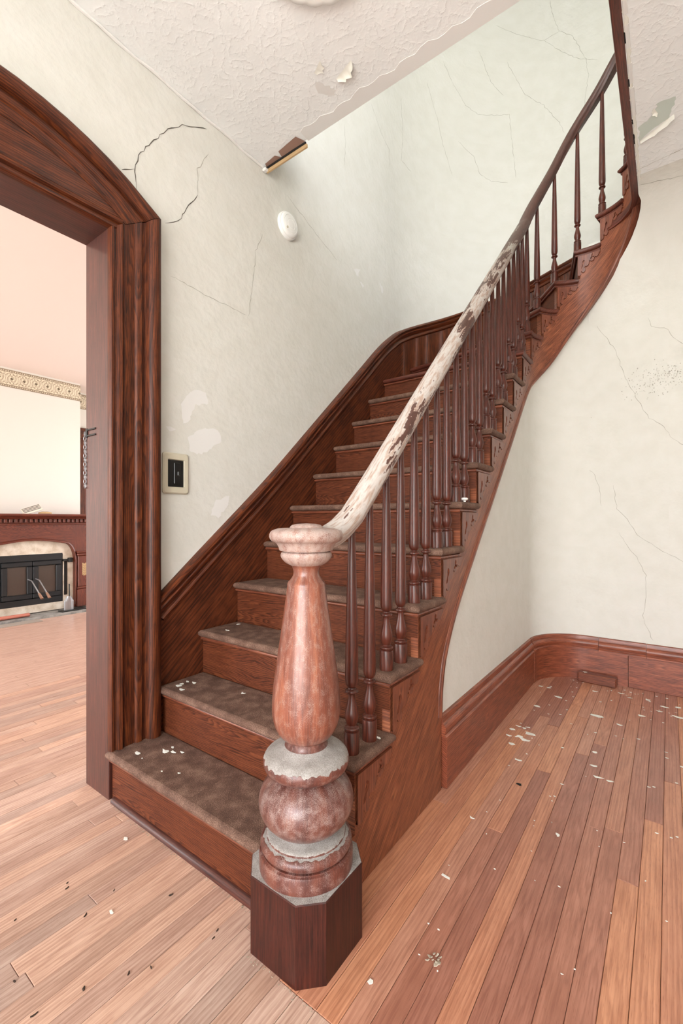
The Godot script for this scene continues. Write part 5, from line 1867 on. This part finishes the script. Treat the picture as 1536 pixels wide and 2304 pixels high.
# ------------------------------------------------------------------ fallen paint, crumbs, loose block
func litter() -> void:
	var chip := func(x: float, y: float, z: float, size: float, label: String, group: String, curl := 0.12) -> void:
		var st := begin()
		flake(st, Vector3(x, y, z), Vector3(1, 0, 0), Vector3(0, 0, 1), size, 0.0014, rng.randi_range(5, 8), curl)
		tag(part("paint_flake", st, M.paint_chip, self), label, "paint flake", group)
	# those that can be told apart
	chip.call(0.055, 0.001, -2.48, 0.036, "largest white paint chip, by itself on the far right floor", "", 0.05)
	chip.call(-0.55, 0.001, -1.29, 0.017, "white triangular paint chip on the open planks below the lowest stairs", "", 0.05)
	chip.call(-0.58, 0.001, -1.60, 0.014, "small curled paint chip on the planks near the spandrel panel", "", 0.2)
	chip.call(-0.31, 0.001, -1.69, 0.012, "small paint chip alone in the middle of the reddish planks", "", 0.1)
	chip.call(-0.57, 0.001, -0.89, 0.011, "small pointed paint chip just right of the newel's foot", "", 0.1)
	chip.call(-0.28, 0.001, -2.39, 0.015, "paint chip between the loose block and the open floor, in line with it", "", 0.1)
	var pile := [Vector2(-0.61, -2.45), Vector2(-0.64, -2.455), Vector2(-0.66, -2.40), Vector2(-0.65, -2.32), Vector2(-0.60, -2.34), Vector2(-0.57, -2.32), Vector2(-0.62, -2.24), Vector2(-0.595, -2.47)]
	for p in pile: chip.call(p.x, 0.001, p.y, rng.randf_range(0.014, 0.026), "white paint chip in the loose cluster beside the straight baseboard", "paint chips clustered by the straight baseboard")
	chip.call(-0.575, 0.001, -2.405, 0.044, "biggest paint chip of the cluster beside the straight baseboard", "", 0.08)
	var far := [[-0.62, -2.78, 0.024], [-0.12, -2.99, 0.030], [0.05, -3.09, 0.038], [-0.21, -2.79, 0.018], [-0.63, -3.13, 0.016], [-0.68, -3.13, 0.020], [-0.38, -3.24, 0.018], [-0.54, -3.0, 0.028], [-0.24, -3.3, 0.022], [-0.19, -3.25, 0.016], [-0.10, -3.28, 0.02], [-0.02, -3.21, 0.024], [0.04, -3.25, 0.02], [-0.04, -3.12, 0.02], [-0.41, -2.35, 0.014], [-0.55, -2.11, 0.020], [-0.27, -2.26, 0.016], [-0.24, -2.17, 0.024], [-0.20, -2.165, 0.016]]
	for p in far: chip.call(p[0], 0.001, p[1], p[2], "white paint chip scattered on the floor before the back baseboard", "paint chips before the back baseboard")
	chip.call(-0.32, 0.001, -2.84, 0.044, "long flat paint chip out in front of the loose block", "", 0.04)
	for i in 70:
		var z := -3.38 + 1.5 * pow(rng.randf(), 1.7)
		var x := rng.randf_range(-0.66, 0.12)
		chip.call(x, 0.001, z, rng.randf_range(0.004, 0.009), "tiny crumb of white paint scattered over the planks by the back wall", "tiny paint crumbs by the back wall")
	for i in 26:
		chip.call(rng.randf_range(-0.6, 0.0), 0.001, rng.randf_range(-1.9, -0.9), rng.randf_range(0.0022, 0.005), "tiny pale speck of paint on the reddish planks", "tiny specks on the reddish planks")
	var y1 := RISE + 0.001
	var y2 := 2 * RISE + 0.001
	var y3 := 3 * RISE + 0.001
	chip.call(-1.645, y1, -0.915, 0.020, "flat paint chip on the first step nearest the door casing", "", 0.1)
	for p in [Vector2(-1.58, -1.02), Vector2(-1.545, -1.0), Vector2(-1.575, -0.985), Vector2(-1.52, -1.02)]: chip.call(p.x, y1, p.y, rng.randf_range(0.014, 0.022), "paint chip in the small group on the first step", "paint chips grouped on the first step")
	for p in [Vector2(-1.60, -0.905), Vector2(-1.46, -0.90), Vector2(-1.40, -0.93)]: chip.call(p.x, y1, p.y, 0.006, "tiny paint crumb near the first step's edge", "paint crumbs at the first step's edge")
	for p in [Vector2(-1.67, -1.105), Vector2(-1.685, -1.16), Vector2(-1.645, -1.165), Vector2(-1.68, -1.13), Vector2(-1.625, -1.09)]: chip.call(p.x, y2, p.y, rng.randf_range(0.014, 0.026), "paint chip in the group at the second step's wall end", "paint chips at the second step's wall end")
	chip.call(-1.39, y2, -1.215, 0.014, "lone paint chip farther along the second step", "", 0.2)
	chip.call(-0.752, y2, -1.225, 0.014, "small paint chip behind the balusters on the second step", "", 0.2)
	chip.call(-1.63, y3, -1.33, 0.014, "paint chip at the front of the third step", "", 0.1)
	chip.call(-1.68, y3, -1.44, 0.014, "paint chip against the wall on the third step", "", 0.3)
	chip.call(-1.25, 0.001, -0.62, 0.010, "pale paint chip on the light planks below the first step", "", 0.2)
	chip.call(-1.50, 0.001, -0.79, 0.013, "paint chip on the pale planks near the door jamb", "", 0.1)
	# dark crumbs
	for p in [Vector2(-1.25, -0.39), Vector2(-1.13, -0.39), Vector2(-1.44, -0.58), Vector2(-1.46, -0.59), Vector2(-1.30, -0.57), Vector2(-1.17, -0.75), Vector2(-1.02, -0.60), Vector2(-0.97, -0.76), Vector2(-0.96, -0.74), Vector2(-1.44, -0.45), Vector2(-1.05, -0.56), Vector2(-1.32, -0.66), Vector2(-1.10, -0.48)]:
		var st := begin()
		flake(st, Vector3(p.x, 0.0005, p.y), Vector3(1, 0, 0).rotated(Vector3.UP, rng.randf() * 3.0), Vector3(0, 0, 1), rng.randf_range(0.003, 0.007), 0.004, 6, 0.4)
		tag(part("dark_crumb", st, M.crumb, self), "small dark crumb on the pale planks in front of the stairs", "debris", "dark crumbs on the pale planks")
	var kn := begin()
	flake(kn, Vector3(-0.50, 0.0006, -1.92), Vector3(1, 0, 0), Vector3(0, 0, 1), 0.013, 0.001, 9, 0.0)
	tag(part("knot_plug", kn, M.dark_gap, self), "black oval knot in the planks near the straight baseboard", "knot")
	# dust swept against the newel's foot and the first riser
	var du := begin()
	for i in 260:
		var a := rng.randf()
		var p := Vector2(lerpf(-0.90, -1.72, a), -0.852 + absf(rng.randfn(0, 0.006)))
		if i % 2 == 0:
			p = Vector2(-0.905 - absf(rng.randfn(0, 0.004)), lerpf(-0.97, -0.82, a)).lerp(Vector2(-0.855, -0.768), clampf(a * 2.0 - 1.0, 0, 1))
			if a > 0.75: p = Vector2(lerpf(-0.855, -0.64, rng.randf()), -0.766 + absf(rng.randfn(0, 0.006)))
		flake(du, Vector3(p.x, 0.0004, p.y), Vector3(1, 0, 0), Vector3(0, 0, 1), rng.randf_range(0.0008, 0.0026), 0.0012, 5, 0.1)
	tag(part("swept_dust", du, M.lint, self), "pale dust and grit gathered along the newel's foot and first riser", "dust", "", "stuff")
	# grey fluff of plaster dust
	var f := begin()
	for i in 16:
		flake(f, Vector3(-0.47, 0.001, -1.03) + Vector3(rng.randf_range(-1, 1), 0, rng.randf_range(-1, 1)) * 0.013 + Vector3(0, rng.randf() * 0.006, 0), Vector3(1, 0, 0).rotated(Vector3(rng.randf(), rng.randf(), rng.randf()).normalized(), rng.randf()), Vector3(0, 0, 1), rng.randf_range(0.003, 0.008), 0.002, 6, 0.4)
	tag(part("dust_clump", f, M.lint, self), "pale clump of plaster dust on the planks right of the newel", "dust clump")
	# white knob left on the sixth step
	var k := begin()
	lathe(k, Vector3(-0.742, 6 * RISE, -1.945), [Vector2(0.0, 0.0), Vector2(0.006, 0.0), Vector2(0.005, 0.006), Vector2(0.013, 0.009), Vector2(0.0155, 0.014), Vector2(0.012, 0.019), Vector2(0.0, 0.021)], 20, true)
	tag(part("white_knob", k, M.white_plastic, self), "small white knob lying on a step beside the balusters", "knob")
	# block against the baseboard
	var xf := Transform3D(Basis(Vector3.UP, deg_to_rad(-3)), Vector3(-0.385, 0, -3.405))
	var bl := begin()
	boxc(bl, Vector3(-0.112, 0.0, -0.032), Vector3(0.112, 0.062, 0.030), 0.006, Vector3(1, 0, 0), Vector2(0.2, 0.4), xf)
	tag(part("wood_block", bl, M.bracket, self), "loose dark red wooden block lying against the back baseboard", "block")
	chip.call(-0.455, 0.0635, -3.40, 0.016, "paint chip resting on top of the loose wooden block", "", 0.1)
